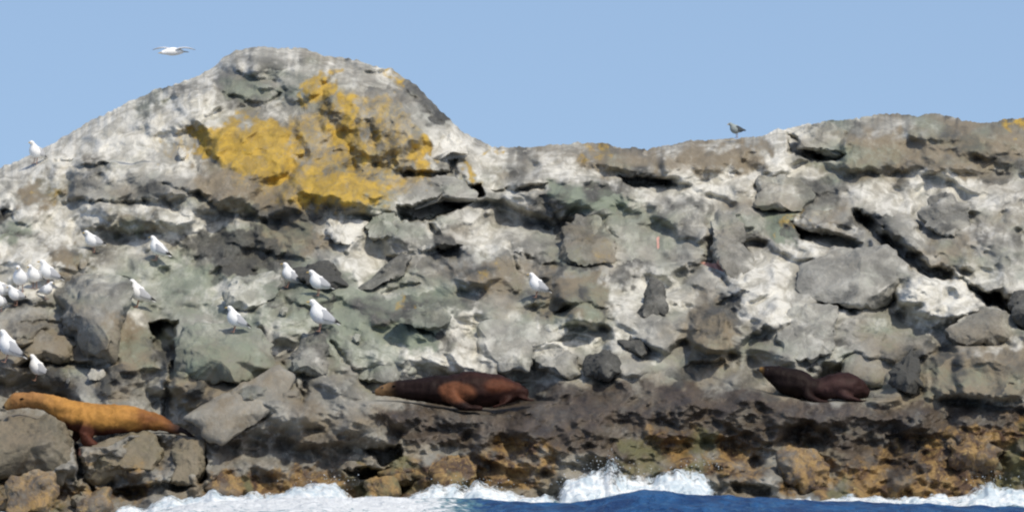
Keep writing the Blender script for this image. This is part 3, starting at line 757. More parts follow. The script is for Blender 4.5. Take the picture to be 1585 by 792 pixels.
def boulder(name, label, poly, cov=(0.3, 0, 0, 0.2), stn=(0.3, 0, 0.2, 0), fwd=0.0, thick=None, k=0.75, facets=9, cat='boulder',
            group=None, seed=1, rough=0.05, topg=0.0, tilt=(0, 0)):
    rs = np.random.RandomState(seed * 13 + 5)
    P = np.array(poly, float)
    cx, cy = P[:, 0].mean(), P[:, 1].mean()
    wpx, hpx = np.ptp(P[:, 0]), np.ptp(P[:, 1])
    n = ICO_V.copy()
    # outline radius by angle
    th = np.arctan2(-n[:, 2], n[:, 0])
    tt = np.linspace(-math.pi, math.pi, 721); R = np.zeros(721)
    for i, t in enumerate(tt):
        d = np.array([math.cos(t), math.sin(t)]); best = 0
        for a, b in zip(P, np.roll(P, -1, 0)):
            e = b - a; det = d[0] * -e[1] + d[1] * e[0]
            if abs(det) < 1e-9: continue
            r = a - np.array([cx, cy])
            s = (r[0] * -e[1] + r[1] * e[0]) / det
            q = (d[0] * r[1] - d[1] * r[0]) / det
            if s > 0 and -1e-6 <= q <= 1 + 1e-6: best = max(best, s)
        R[i] = best
    R = (np.roll(R, 2) + np.roll(R, -2) + R * 2 + np.roll(R, 5) + np.roll(R, -5)) / 6
    R = R * (1 + 0.09 * fbm(np.cos(tt) * 2.2 + seed * 3.1, np.sin(tt) * 2.2 + seed, 3, seed + 60) * 2)
    Rn = np.interp(th, tt, R)
    # facet the unit shape
    q = n.copy()
    q[:, 0] = np.sign(q[:, 0]) * np.abs(q[:, 0]) ** 0.85; q[:, 1] = np.sign(q[:, 1]) * np.abs(q[:, 1]) ** 0.8; q[:, 2] = np.sign(q[:, 2]) * np.abs(q[:, 2]) ** 0.85
    rad = np.sqrt(q[:, 0] ** 2 + q[:, 2] ** 2); rad0 = np.sqrt(n[:, 0] ** 2 + n[:, 2] ** 2) + 1e-9
    rho = np.clip(rad / max(rad.max(), 1e-6), 0, 1.0)
    ux, uz = n[:, 0] / rad0 * rho, n[:, 2] / rad0 * rho
    p = np.stack([ux, q[:, 1], uz], -1)
    for i in range(facets):
        nn = rs.normal(size=3); nn[1] = -abs(nn[1]) * 1.3 - 0.25; nn /= np.linalg.norm(nn)
        d0 = rs.uniform(0.58, 0.86)
        ex = p @ nn - d0
        p -= np.where(ex > 0, ex * 0.93, 0)[:, None] * nn
    T = thick if thick else 0.42 * min(wpx, hpx) * mpp()
    rr = np.sqrt(p[:, 0] ** 2 + p[:, 2] ** 2)
    th2 = np.arctan2(-p[:, 2], p[:, 0]); R2 = np.interp(th2, tt, R)
    PX = cx + np.cos(th2) * rr * R2; PY = cy + np.sin(th2) * rr * R2
    pyb = P[:, 1].max() - 0.15 * hpx
    yb = float(y_at(cx, pyb))
    ysl = y_at(PX, PY)
    base = yb + k * (ysl - yb)
    base = yb + k * (np.interp(PY, rowp, rowy) - np.interp(pyb, rowp, rowy))
    YY = base - fwd + T * 0.35 + p[:, 1] * T * np.where(p[:, 1] > 0, 1.6, 1.0) + tilt[0] * (PX - cx) / 100 + tilt[1] * (PY - cy) / 100
    X = wx(PX, YY); Z = wz(PY, YY)
    c = np.stack([X, YY, Z], -1)
    nm = n * np.array([1, 1, 1])
    disp = fbm3(c * 2.6 + seed, 3, seed) * rough * 2.4 + fbm3(c * 9 + seed, 3, seed + 3) * rough * 0.8
    c = c + nm * disp[:, None]
    org = np.array([c[:, 0].mean(), c[:, 1].mean(), c[:, 2].min()])
    o = mesh_obj(name, c - org, ICO_F, ROCK)
    o.location = org
    tag(o, label, cat, group)
    nz = fbm3(c * 2.4 + 9, 3, seed + 8)
    js = np.clip(np.interp(PX, us, np.arange(NU)).astype(int), 0, NU - 1)
    is_ = np.clip((PY - VB) / (crest[js] - VB) * (NV - 1), 0, NV - 1).astype(int)
    up = np.clip(nm[:, 2], 0, 1)
    a = np.tile(np.array(cov, float), (len(c), 1)); b = np.tile(np.array(stn, float), (len(c), 1))
    a[:, 0] += nz * 0.45 + topg * sstep(0.35, 0.9, up); a[:, 3] += nz * 0.3; b[:, 0] -= nz * 0.3
    a[:, 2] += (nz * 0.3 if cov[2] > 0.05 else 0)
    b[:, 1] += (nz * 0.5 if stn[1] > 0.05 else 0)
    mixw = (0.6 if cov[0] > -.2 and cov[0] < 1.2 and stn[1] < .5 else 0.25) * (0.7 + 0.6 * sstep(-.3, .3, fbm3(c * 1.7 + 31, 2, seed)))[:, None]
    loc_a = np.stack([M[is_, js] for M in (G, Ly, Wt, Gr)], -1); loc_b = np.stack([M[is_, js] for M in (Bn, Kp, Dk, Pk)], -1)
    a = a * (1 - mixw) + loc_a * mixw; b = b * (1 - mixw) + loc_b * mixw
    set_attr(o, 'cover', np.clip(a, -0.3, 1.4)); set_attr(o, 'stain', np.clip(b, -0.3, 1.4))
    return o

BG = 'separate boulders lying on the islet'
W = 'weed covered rocks along the tide line'
# name, label, outline, cover(guano,lichen,wet,green), stain(brown,kelp,dark,pink), options
BL = [
 ('boulder', 'large rounded grey boulder under the head of the golden sea lion', [(-40, 670), (0, 648), (40, 640), (75, 642), (108, 655), (118, 690), (116, 720), (95, 742), (40, 748), (-40, 740)], (-.3, 0, .4, .4), (1.1, .1, .25, 0), dict(fwd=.15, thick=.5, facets=4)),
 ('boulder', 'leaning grey block with a black shaded left face left of centre shelf', [(80, 452), (98, 428), (150, 422), (200, 440), (190, 500), (178, 565), (135, 566), (105, 530), (88, 490)], (.05, 0, 0, .15), (.45, 0, .4, 0), dict(fwd=.5, thick=.8, facets=6, tilt=(-.6, .0))),
 ('boulder', 'squared block with mossy green top beside the black hollow', [(268, 525), (285, 506), (350, 500), (402, 505), (440, 530), (430, 575), (370, 600), (300, 610), (270, 590)], (.05, 0, 0, .75), (.6, 0, .05, 0), dict(fwd=.3, thick=.5, facets=7)),
 ('boulder', 'flat leaning slab pointing down to the sea lion tail', [(268, 650), (345, 608), (428, 568), (450, 592), (446, 618), (400, 650), (345, 690), (322, 678)], (.25, 0, 0, .1), (.5, 0, 0, 0), dict(fwd=.30, thick=.3, facets=2, rough=.025, tilt=(0, -.1))),
 ('boulder', 'olive brown boulder under the belly of the golden sea lion', [(126, 700), (150, 682), (200, 670), (240, 672), (256, 700), (250, 735), (205, 750), (150, 752), (130, 735)], (-.3, 0, .3, .5), (1.2, .4, .1, 0), dict(fwd=.2, thick=.4, facets=5)),
 ('boulder', 'upright grey boulder below the tail flippers of the golden sea lion', [(258, 690), (285, 678), (312, 690), (314, 725), (300, 755), (262, 750)], (-.3, 0, .3, .4), (1.0, .3, .2, 0), dict(fwd=.15, thick=.3, facets=5)),
 ('rock', 'small dark pointed triangular rock on white streaked slope', [(1007, 430), (1020, 440), (1034, 470), (1036, 488), (1010, 492), (988, 490), (998, 455)], (-.3, 0, 0, .1), (.1, 0, .8, 0), dict(fwd=.18, thick=.25, facets=6)),
 ('boulder', 'left of two dark oval boulders above the purple weed band', [(824, 555), (840, 540), (870, 538), (892, 552), (896, 578), (880, 586), (845, 582), (828, 572)], (-.1, 0, 0, .3), (.2, 0, .6, 0), dict(fwd=.2, thick=.3, facets=4)),
 ('boulder', 'right and darker of two oval boulders above the purple weed band', [(894, 560), (915, 542), (945, 540), (962, 555), (960, 575), (935, 586), (902, 586)], (-.3, 0, 0, .25), (.1, 0, .85, 0), dict(fwd=.22, thick=.3, facets=4)),
 ('rock', 'curved dark rock arching over a pale hollow', [(953, 528), (975, 516), (998, 520), (1006, 540), (996, 556), (980, 548), (962, 538)], (-.3, 0, 0, .3), (.1, 0, .75, 0), dict(fwd=.15, thick=.22, facets=3)),
 ('boulder', 'largest smooth grey slab below the diagonal crack', [(1218, 405), (1275, 392), (1340, 382), (1375, 378), (1418, 415), (1430, 425), (1410, 450), (1385, 468), (1330, 478), (1270, 472), (1222, 470)], (-.1, 0, 0, 0), (.2, 0, .22, 0), dict(fwd=.62, thick=.6, facets=3, rough=.03, tilt=(.1, .15))),
 ('boulder', 'rounded olive boulder with pale top beside the dark pointed rock', [(1290, 530), (1305, 495), (1335, 480), (1372, 482), (1398, 505), (1408, 545), (1395, 590), (1350, 604), (1300, 596)], (.15, 0, 0, .55), (.55, 0, 0, 0), dict(fwd=.35, thick=.5, facets=4, topg=.5)),
 ('boulder', 'rounded blue grey boulder above the maroon sea lion', [(1206, 515), (1225, 485), (1258, 474), (1290, 482), (1298, 510), (1288, 545), (1255, 562), (1215, 556)], (.35, 0, 0, .25), (.15, 0, .3, 0), dict(fwd=.25, thick=.45, facets=5)),
 ('rock', 'small black pointed rock standing right of the olive boulder', [(1410, 542), (1422, 555), (1428, 585), (1430, 600), (1405, 606), (1380, 598), (1376, 575), (1395, 560)], (-.3, 0, 0, .1), (0, 0, 1.1, 0), dict(fwd=.35, thick=.28, facets=6)),
 ('boulder', 'dark grey double lobed boulder below the white band at right', [(1425, 320), (1440, 303), (1475, 300), (1498, 318), (1500, 345), (1480, 372), (1450, 365), (1430, 345)], (-.1, 0, 0, .05), (.15, 0, .65, 0), dict(fwd=.2, thick=.35, facets=6)),
 ('boulder', 'brownish boulder overhanging a black cleft on the right crest', [(1216, 205), (1240, 193), (1280, 190), (1305, 205), (1318, 235), (1300, 246), (1265, 235), (1235, 232)], (.15, 0, 0, .3), (.6, 0, .1, 0), dict(fwd=.5, thick=.45, facets=5)),
 ('boulder', 'grey boulder with pale top and black underside right of the lichen', [(618, 310), (635, 285), (680, 276), (720, 284), (748, 300), (735, 312), (690, 312), (650, 322)], (.25, 0, 0, .05), (.35, 0, .15, 0), dict(fwd=.6, thick=.5, facets=6, topg=.2)),
 ('boulder', 'black flat slab behind two gulls near a pale wedge', [(448, 415), (475, 406), (520, 403), (535, 425), (547, 446), (515, 448), (475, 440), (452, 430)], (-.3, 0, 0, .1), (.2, 0, .85, 0), dict(fwd=.2, thick=.25, facets=5)),
 ('boulder', 'dark wedge rock pointing left below the pale sunlit wedge', [(553, 446), (590, 415), (620, 392), (635, 400), (628, 425), (600, 440), (570, 450)], (-.1, 0, 0, .2), (.25, 0, .7, 0), dict(fwd=.2, thick=.28, facets=5)),
 ('boulder', 'brown olive block with yellowish right side in the middle of the slope', [(866, 395), (878, 350), (895, 338), (930, 340), (948, 365), (950, 398), (925, 408), (880, 410)], (.05, .22, 0, .4), (.8, 0, .2, 0), dict(fwd=.3, thick=.4, facets=7)),
 ('boulder', 'tall dark slab leaning beside the white streaks', [(1100, 345), (1112, 322), (1145, 330), (1152, 370), (1162, 410), (1140, 440), (1115, 420), (1100, 385)], (-.1, 0, 0, .15), (.4, 0, .5, 0), dict(fwd=.3, thick=.35, facets=5, tilt=(.2, 0))),
 ('boulder', 'rounded brown boulder below the white gully near the right crest', [(1164, 300), (1180, 275), (1215, 268), (1252, 278), (1262, 305), (1235, 322), (1190, 322), (1166, 318)], (.1, 0, 0, .45), (.65, 0, .3, 0), dict(fwd=.3, thick=.45, facets=5)),
 ('boulder', 'yellow topped rock overhanging a long black cleft', [(1226, 345), (1238, 318), (1270, 318), (1310, 338), (1340, 355), (1345, 375), (1310, 368), (1270, 358), (1240, 356)], (.2, .2, 0, .25), (.5, 0, .3, 0), dict(fwd=.55, thick=.45, facets=6)),
 ('boulder', 'low brown rounded rock under the white patch at right edge', [(1468, 512), (1490, 490), (1530, 484), (1570, 492), (1588, 512), (1580, 530), (1530, 535), (1480, 530)], (.05, 0, 0, .2), (.65, 0, .35, 0), dict(fwd=.3, thick=.4, facets=5)),
 ('boulder', 'dark boulder cut by the right edge below the diagonal crack', [(1556, 470), (1575, 456), (1620, 450), (1640, 480), (1620, 510), (1585, 508), (1562, 490)], (-.2, 0, 0, .1), (.1, 0, .8, 0), dict(fwd=.3, thick=.4, facets=5)),
 ('boulder', 'broad smooth grey slab above the dark brown sea lion', [(715, 530), (750, 500), (800, 490), (850, 500), (875, 520), (830, 545), (815, 575), (770, 578), (735, 560)], (.3, 0, 0, .4), (.1, 0, .12, 0), dict(fwd=.25, thick=.35, facets=3, rough=.03)),
 ('boulder', 'sloping green grey slab left of the dark brown sea lion', [(515, 530), (545, 520), (600, 525), (640, 550), (648, 580), (600, 592), (555, 585), (530, 560)], (.25, 0, 0, .6), (.1, 0, .15, 0), dict(fwd=.25, thick=.3, facets=4, rough=.03)),
 ('boulder', 'dark jointed block below the lowest middle gull', [(442, 585), (450, 550), (470, 518), (500, 516), (512, 545), (508, 580), (480, 592)], (-.05, 0, 0, .15), (.3, 0, .65, 0), dict(fwd=.25, thick=.3, facets=7)),
 ('boulder', 'green grey wedge boulder at the foot of the dome', [(566, 350), (580, 322), (605, 318), (622, 335), (626, 360), (600, 370), (572, 366)], (.05, 0, 0, .75), (.1, 0, .35, 0), dict(fwd=.25, thick=.3, facets=6)),
 ('boulder', 'pale rounded boulder below the yellow lichen', [(500, 355), (510, 338), (545, 332), (568, 345), (566, 368), (535, 378), (508, 374)], (.95, 0, 0, 0), (.2, 0, 0, 0), dict(fwd=.22, thick=.3, facets=5)),
 ('boulder', 'thin green grey wedge slab above a dark slit', [(605, 495), (640, 478), (680, 470), (705, 490), (680, 508), (650, 502)], (.2, 0, 0, .5), (.15, 0, .35, 0), dict(fwd=.3, thick=.25, facets=4)),
 ('boulder', 'bright white rock on the right shoulder of the dome', [(666, 228), (678, 210), (702, 204), (727, 222), (728, 240), (700, 246), (672, 244)], (1.3, 0, 0, 0), (0, 0, 0, 0), dict(fwd=.25, thick=.3, facets=5)),
 ('boulder', 'pale green grey slab left of the pair of gulls', [(340, 452), (370, 428), (420, 420), (440, 438), (425, 462), (380, 480), (345, 474)], (.6, 0, 0, .5), (.1, 0, .1, 0), dict(fwd=.25, thick=.28, facets=4)),
 ('boulder', 'low brown ledge block at left below the gull flock', [(20, 520), (60, 508), (100, 512), (112, 535), (100, 558), (50, 562), (22, 548)], (.05, 0, .1, .15), (.7, 0, .2, 0), dict(fwd=.25, thick=.35, facets=5)),
#('boulder', 'x', [(940, 330), (985, 335), (1040, 350), (1060, 385), (1010, 392), (955, 380)], (.35, 0, 0, .35), (.2, 0, .25, 0), dict(fwd=.15, thick=.3, facets=6)),
 ('tidal_rock', 'ochre rock with curled weed near the right shore', [(1210, 700), (1230, 688), (1262, 700), (1282, 728), (1280, 760), (1245, 765), (1212, 745)], (0, 0, .1, .1), (.4, .95, .0, 0), dict(fwd=.2, thick=.35, facets=3, rough=.09)),
 ('tidal_rock', 'pale ochre rock lodged above the waves at right', [(1465, 690), (1490, 668), (1525, 672), (1548, 700), (1545, 725), (1505, 728), (1475, 712)], (.1, 0, 0, .1), (.4, .95, 0, 0), dict(fwd=.2, thick=.3, facets=3, rough=.09)),
 ('tidal_rock', 'small tan rock at the foot of the left foam', [(322, 755), (335, 738), (358, 735), (372, 750), (368, 768), (335, 772)], (.15, 0, 0, .1), (.5, .9, 0, 0), dict(fwd=.3, thick=.2, facets=4)),
 ('tidal_rock', 'rounded orange weed rock just left of centre shore', [(585, 730), (610, 712), (650, 708), (662, 728), (640, 745), (600, 748)], (.05, 0, 0, .05), (.4, 1.0, 0, 0), dict(fwd=.3, thick=.28, facets=3, rough=.07)),
 ('tidal_rock', 'weedy orange rock between two dark gaps at the waterline', [(560, 752), (572, 738), (598, 742), (610, 762), (596, 778), (565, 775)], (.05, 0, 0, .1), (.4, .95, 0, 0), dict(fwd=.35, thick=.22, facets=3, rough=.06)),
 ('tidal_rock', 'broad ochre rock left of the tall splash', [(672, 730), (695, 710), (730, 715), (740, 738), (715, 755), (680, 752)], (.05, 0, 0, .05), (.4, .95, .0, 0), dict(fwd=.25, thick=.28, facets=3, rough=.07)),
 ('tidal_rock', 'mottled pink and olive rock in the bottom left corner', [(5, 750), (40, 728), (78, 738), (88, 765), (70, 790), (20, 795)], (.1, 0, 0, .3), (.5, .8, .0, .15), dict(fwd=.35, thick=.3, facets=4, rough=.07)),
 ('tidal_rock', 'small round olive rock low in the left channel', [(105, 765), (125, 752), (160, 760), (168, 785), (150, 800), (112, 798)], (.05, 0, 0, .3), (.5, .8, .0, 0), dict(fwd=.35, thick=.28, facets=4, rough=.06)),
]
boulders = []
for i, (nm_, lb, po, cv, st, op) in enumerate(BL):
    grp = W if nm_ == 'tidal_rock' else BG
    boulders.append(boulder(nm_, lb, po, cv, st, cat='rock' if nm_ != 'boulder' else 'boulder', group=grp, seed=i + 3, **op))

for j, (lb, po) in enumerate([
    ('small round cream stone above the leaning grey block', [(122, 408), (126, 401), (133, 402), (135, 409), (130, 415), (124, 414)]),
    ('small pale stone right of the lowest left gull', [(102, 588), (105, 584), (110, 585), (111, 590), (107, 593), (103, 592)]),
    ('small white stone above the lone middle gull', [(795, 388), (801, 381), (810, 383), (811, 391), (803, 394)]),
    ('upright cream stone at the left edge of the lichen', [(274, 236), (278, 226), (286, 226), (290, 238), (287, 248), (278, 248)]),
    ('small pale stone under the pair of gulls', [(431, 482), (437, 474), (446, 477), (445, 485), (437, 488)]),
    ('small light stone on the green rock at centre left', [(545, 524), (550, 515), (558, 518), (558, 527), (550, 530)]),
    ('small white stone low on the white streaked middle rocks', [(861, 512), (866, 505), (876, 505), (881, 511), (876, 518), (865, 519)]),
    ('low yellowish stone above the golden sea lion back', [(132, 580), (142, 570), (160, 572), (165, 580), (155, 588), (138, 588)])]):
    boulder('stone', lb, po, (1.0, .15 if 'cream' in lb or 'yellow' in lb else 0, 0, 0), (.1, 0, 0, 0), fwd=.16, thick=.08, facets=4, cat='stone', group='small loose stones', seed=70 + j, rough=.01)


# ------------------------------------------------------------------ seating helper: cast from the camera's side onto what is built
bpy.context.view_layer.update()
dg = bpy.context.evaluated_depsgraph_get()
def hit(px, py):
    d = Vector((wx(px, 0), DIST, (HOR - py) * PM * DIST)).normalized()
    ok, loc, nor, idx, ob, mt = SC.ray_cast(dg, cam.location, d)
    return (loc, nor) if ok else (None, None)

# ------------------------------------------------------------------ body building (one skin per animal)
def catmull(P, n):
    P = np.array(P, float); P = np.vstack([2 * P[0] - P[1], P, 2 * P[-1] - P[-2]])
    out = []
    for i in range(1, len(P) - 2):
        for t in np.linspace(0, 1, n, endpoint=False):
            a, b, c, d = P[i - 1], P[i], P[i + 1], P[i + 2]
            out.append(0.5 * (2 * b + (c - a) * t + (2 * a - 5 * b + 4 * c - d) * t * t + (3 * b - a - 3 * c + d) * t ** 3))
    out.append(P[-2])
    return np.array(out)

def loft(bm, rings, seg=20, n=5, up=(0, 0, 1)):
    """rings: (x,y,z, r_up, r_side); ellipse sections along a curve"""
    R = catmull(rings, n)
    C = R[:, :3]; T = np.gradient(C, axis=0); T /= np.linalg.norm(T, axis=1)[:, None] + 1e-9
    prev = None
    up = np.array(up, float)
    loops = []
    for i in range(len(C)):
        s = np.cross(T[i], up); l = np.linalg.norm(s)
        s = s / l if l > 1e-4 else np.array([0, 1, 0.0])
        u = np.cross(s, T[i])
        ru, rs_ = max(R[i, 3], 0.002), max(R[i, 4], 0.002)
        loops.append([bm.verts.new(C[i] + u * ru * math.cos(a) + s * rs_ * math.sin(a)) for a in np.linspace(0, 2 * math.pi, seg, endpoint=False)])
    for a, b in zip(loops[:-1], loops[1:]):
        for k_ in range(seg):
            bm.faces.new((a[k_], a[(k_ + 1) % seg], b[(k_ + 1) % seg], b[k_]))
    for lp, r in ((loops[0], -1), (loops[-1], 1)):
        c = np.mean([v.co[:] for v in lp], 0)
        cv = bm.verts.new(c)
        for k_ in range(seg):
            bm.faces.new((lp[(k_ + 1) % seg], lp[k_], cv) if r < 0 else (lp[k_], lp[(k_ + 1) % seg], cv))

def skin_body(name, lofts, voxel, mat, smooth=4, parent=None):
    bm = bmesh.new()
    for l in lofts:
        loft(bm, *l[0:1], **(l[1] if len(l) > 1 else {}))
    bmesh.ops.recalc_face_normals(bm, faces=bm.faces)
    me = bpy.data.meshes.new(name + '_tmp'); bm.to_mesh(me); bm.free()
    o = bpy.data.objects.new(name + '_tmp', me); COL.objects.link(o)
    r = o.modifiers.new('r', 'REMESH'); r.mode = 'VOXEL'; r.voxel_size = voxel; r.use_smooth_shade = True
    s = o.modifiers.new('s', 'SMOOTH'); s.iterations = smooth; s.factor = 0.5
    d = bpy.context.evaluated_depsgraph_get()
    nm = bpy.data.meshes.new_from_object(o.evaluated_get(d))
    bpy.data.objects.remove(o); bpy.data.meshes.remove(me)
    nm.name = name
    nm.polygons.foreach_set('use_smooth', np.full(len(nm.polygons), True))
    nm.materials.clear(); nm.materials.append(mat)
    ob = bpy.data.objects.new(name, nm)
    link(ob, parent)
    v = np.zeros(len(nm.vertices) * 3, np.float32); nm.vertices.foreach_get('co', v)
    return ob, v.reshape(-1, 3)

def coat(ob, rgb):
    set_attr(ob, 'coat', np.concatenate([rgb, np.ones((len(rgb), 1))], 1))

def ball(name, c, r, mat, parent, squash=(1, 1, 1)):
    bm = bmesh.new(); bmesh.ops.create_icosphere(bm, subdivisions=2, radius=r)
    for v in bm.verts: v.co = Vector((v.co.x * squash[0] + c[0], v.co.y * squash[1] + c[1], v.co.z * squash[2] + c[2]))
    me = bpy.data.meshes.new(name); bm.to_mesh(me); bm.free()
    me.polygons.foreach_set('use_smooth', np.full(len(me.polygons), True)); me.materials.append(mat)
    return link(bpy.data.objects.new(name, me), parent)

def lerpc(a, b, w):
    return np.array(a)[None, :] * (1 - w[:, None]) + np.array(b)[None, :] * w[:, None]

def sea_lion(label, spine, flippers, origin_px, Yo, colour_fn, face, group):
    """spine rings in photo px offsets: (px, py, y_off_m, r_up_px, r_side_px)"""
    s = mpp(Yo)
    ox, oz = wx(origin_px[0], Yo), wz(origin_px[1], Yo)
    def cv(r): return (wx(r[0], Yo) - ox, r[2], wz(r[1], Yo) - oz, r[3] * s, r[4] * s)
    root = bpy.data.objects.new('sea_lion', None); link(root); root.location = (ox, Yo, oz); root.empty_display_size = .2
    tag(root, label, 'sea lion', group)
    lofts = [([cv(r) for r in spine], dict(seg=26, n=6))]
    for f in flippers: lofts.append(([cv(r) for r in f], dict(seg=16, n=6)))
    body, v = skin_body('body', lofts, 0.017, FUR, 3, root)
    # fold and muscle relief
    nrm = np.zeros(len(v) * 3, np.float32); body.data.vertices.foreach_get('normal', nrm); nrm = nrm.reshape(-1, 3)
    d = fbm3(v * np.array([3.5, 3.5, 6.0]) + 4, 3, 9) * 0.030 + fbm3(v * np.array([14., 8., 4.]) + 4, 3, 19) * 0.014 + fbm3(v * 30, 2, 29) * 0.004
    body.data.vertices.foreach_set('co', (v + nrm * d[:, None]).ravel().astype(np.float32)); body.data.update()
    P2 = np.stack([v[:, 0] / s + origin_px[0], origin_px[1] - v[:, 2] / s], -1)   # back to photo px for coat regions of this animal
    coat(body, colour_fn(P2, v))
    for part, (px, py, dy, r, sq) in face:
        ball(part, (wx(px, Yo) - ox, dy, wz(py, Yo) - oz), r, BLACK if part != 'ear' else FUR, root, sq)
    return root

h1_, _ = hit(190, 672); Y1 = min(h1_.y, y_at(190, 676, Y)) + 0.10 if h1_ else 1.2
LG = 'sea lions resting on the lower ledge'
def col1(P, v):
    t = (P[:, 0] - 5) / 285
    n = fbm3(v * 5, 3, 3)
    c = lerpc((.34, .17, .062), (.46, .23, .055), sstep(.1, .45, t + n * .1))
    w = sstep(.42, 1.05, t + n * .25)[:, None]; c = c * (1 - w) + np.array([[.19, .075, .028]]) * w
    w = sstep(.86, .97, t)[:, None]; c = c * (1 - w) + np.array([[.035, .022, .02]]) * w
    w = sstep(3, 17, P[:, 1] - np.interp(P[:, 0], [90, 110, 165, 200, 230, 252, 268, 300], [632, 641, 650, 650, 654, 660, 666, 678]) + n * 7)[:, None] * sstep(.3, .36, t)[:, None]; c = c * (1 - w) + np.array([[.075, .026, .016]]) * w  # red-brown belly, with the underside shade painted into the coat below the spine
    w = (sstep(22, 8, P[:, 0]) * .5)[:, None]; c = c * (1 - w) + np.array([[.50, .33, .13]]) * w
    return c
sea_lion('golden brown sea lion with raised neck and head pointing left on grey boulders',
    [(7, 630, 0, 4, 4), (11, 628, 0, 6.5, 6), (19, 624, 0, 9, 8), (30, 620, 0, 12, 11), (45, 619, 0, 12.5, 13), (65, 621, 0, 13, 14), (88, 629, 0, 16, 17),
     (110, 641, 0, 22, 22), (135, 648, 0, 25, 26), (165, 648, 0, 24, 27), (200, 648, 0, 21, 25), (230, 651, 0, 16, 20), (252, 656, 0, 11, 15), (268, 661, 0, 7, 11)],
    [[(142, 655, -.10, 19, 9), (136, 668, -.18, 15, 8), (133, 678, -.22, 11, 7), (148, 688, -.28, 6, 9), (168, 695, -.30, 3, 8)],
     [(120, 655, .15, 12, 7), (118, 672, .2, 8, 6), (108, 684, .2, 4, 6)],
     [(250, 656, -.05, 10, 8), (270, 662, -.08, 8, 8), (286, 668, -.1, 5, 8), (303, 677, -.1, 2, 6)],
     [(255, 658, .08, 8, 7), (268, 668, .1, 5, 8), (280, 676, .1, 2.5, 7)]],
    (160, 672), Y1, col1,
    [('nose', (6.5, 629.5, 0, .028, (1, 1, .8))), ('eye', (19, 620.5, -.062, .016, (1, .6, 1))), ('eye', (19, 620.5, .062, .016, (1, .6, 1))),
     ('ear', (35, 617, -.095, .02, (1.6, .6, .8)))], LG)

h2_, _ = hit(700, 636); Y2 = (h2_.y if h2_ else 1.8) + 0.25
def col2(P, v):
    t = (P[:, 0] - 578) / 240
    n = fbm3(v * 4, 3, 13)
    c = lerpc((.015, .008, .007), (.034, .014, .010), sstep(.35, .9, t + n * .35))
    d = np.sqrt(((P[:, 0] - 708) / 27) ** 2 + ((P[:, 1] - 606) / 15) ** 2) + n * .5
    w = sstep(1.2, .6, d)[:, None]; c = c * (1 - w) + np.array([[.16, .062, .030]]) * w
    d = np.sqrt(((P[:, 0] - 775) / 28) ** 2 + ((P[:, 1] - 596) / 13) ** 2) + n * .5
    w = sstep(1.2, .6, d)[:, None] * .75; c = c * (1 - w) + np.array([[.13, .045, .022]]) * w
    w = sstep(616, 588, P[:, 0] + n * 9)[:, None]; c = c * (1 - w) + np.array([[.20, .12, .058]]) * w
    return c
sea_lion('dark brown sea lion lying flat with tan muzzle and reddish side',
    [(579, 608, 0, 3.5, 4), (584, 607, 0, 6, 6), (594, 604, 0, 8.5, 9), (608, 602, 0, 12, 12), (625, 602, 0, 14, 15), (645, 603, 0, 17, 20), (670, 603, 0, 21, 25),
     (700, 603, 0, 25, 28), (730, 602, 0, 27, 29), (758, 603, 0, 25, 27), (785, 605, 0, 20, 23), (805, 607, 0, 13, 17), (818, 609, 0, 8, 12)],
    [[(695, 610, -.2, 12, 6), (708, 622, -.27, 8, 7), (728, 630, -.3, 4, 9), (746, 631, -.3, 2, 7)],
     [(800, 610, -.05, 8, 8), (814, 617, -.1, 4, 8), (826, 620, -.12, 2, 6)],
     [(790, 612, -.12, 7, 7), (778, 624, -.2, 4, 8), (762, 630, -.22, 2, 6)]],
    (700, 632), Y2, col2,
    [('nose', (578.5, 606.5, 0, .026, (1, 1, .8))), ('eye', (592, 599.5, -.065, .015, (1, .6, 1))), ('eye', (592, 599.5, .065, .015, (1, .6, 1))),
     ('ear', (610, 597, -.10, .018, (1.6, .6, .8)))], LG)

h3_, _ = hit(1265, 622); Y3 = (h3_.y if h3_ else 1.8) + 0.22
def col3(P, v):
    n = fbm3(v * 4, 3, 23)
    c = lerpc((.012, .007, .006), (.030, .014, .012), sstep(1225, 1300, P[:, 0] + n * 20))
    d = np.sqrt(((P[:, 0] - 1300) / 30) ** 2 + ((P[:, 1] - 600) / 16) ** 2) + n * .4
    w = sstep(1.2, .6, d)[:, None]; c = c * (1 - w) + np.array([[.055, .029, .026]]) * w
    w = sstep(1184, 1176, P[:, 0])[:, None]; c = c * (1 - w) + np.array([[.26, .15, .05]]) * w
    return c
sea_lion('maroon black sea lion curled with raised orange tipped snout at right',
    [(1175, 571, 0, 3.5, 4), (1181, 572, 0, 6, 6), (1190, 576, 0, 11, 10), (1203, 582, 0, 16, 15), (1219, 590, 0, 21, 19), (1238, 595, 0, 22, 22), (1257, 601, 0, 18, 21), (1274, 601, 0, 18, 22),
     (1292, 597, 0, 20, 24), (1312, 597, 0, 21, 24), (1328, 602, 0, 17, 19), (1338, 607, 0, 11, 13), (1345, 610, 0, 6, 8)],
    [
     [(1245, 600, -.12, 9, 6), (1250, 612, -.2, 6, 7), (1266, 620, -.24, 3, 8), (1280, 622, -.25, 1.5, 6)],
     [(1300, 606, -.14, 9, 7), (1312, 614, -.2, 5, 8), (1330, 619, -.2, 2.5, 8), (1342, 619, -.2, 1.5, 6)]],
    (1265, 620), Y3, col3,
    [('nose', (1174, 571.5, 0, .024, (1, 1, .8))), ('eye', (1188, 572, -.055, .013, (1, .6, 1))), ('eye', (1188, 572, .055, .013, (1, .6, 1))),
     ('ear', (1202, 577, -.085, .016, (1.6, .6, .8)))], LG)

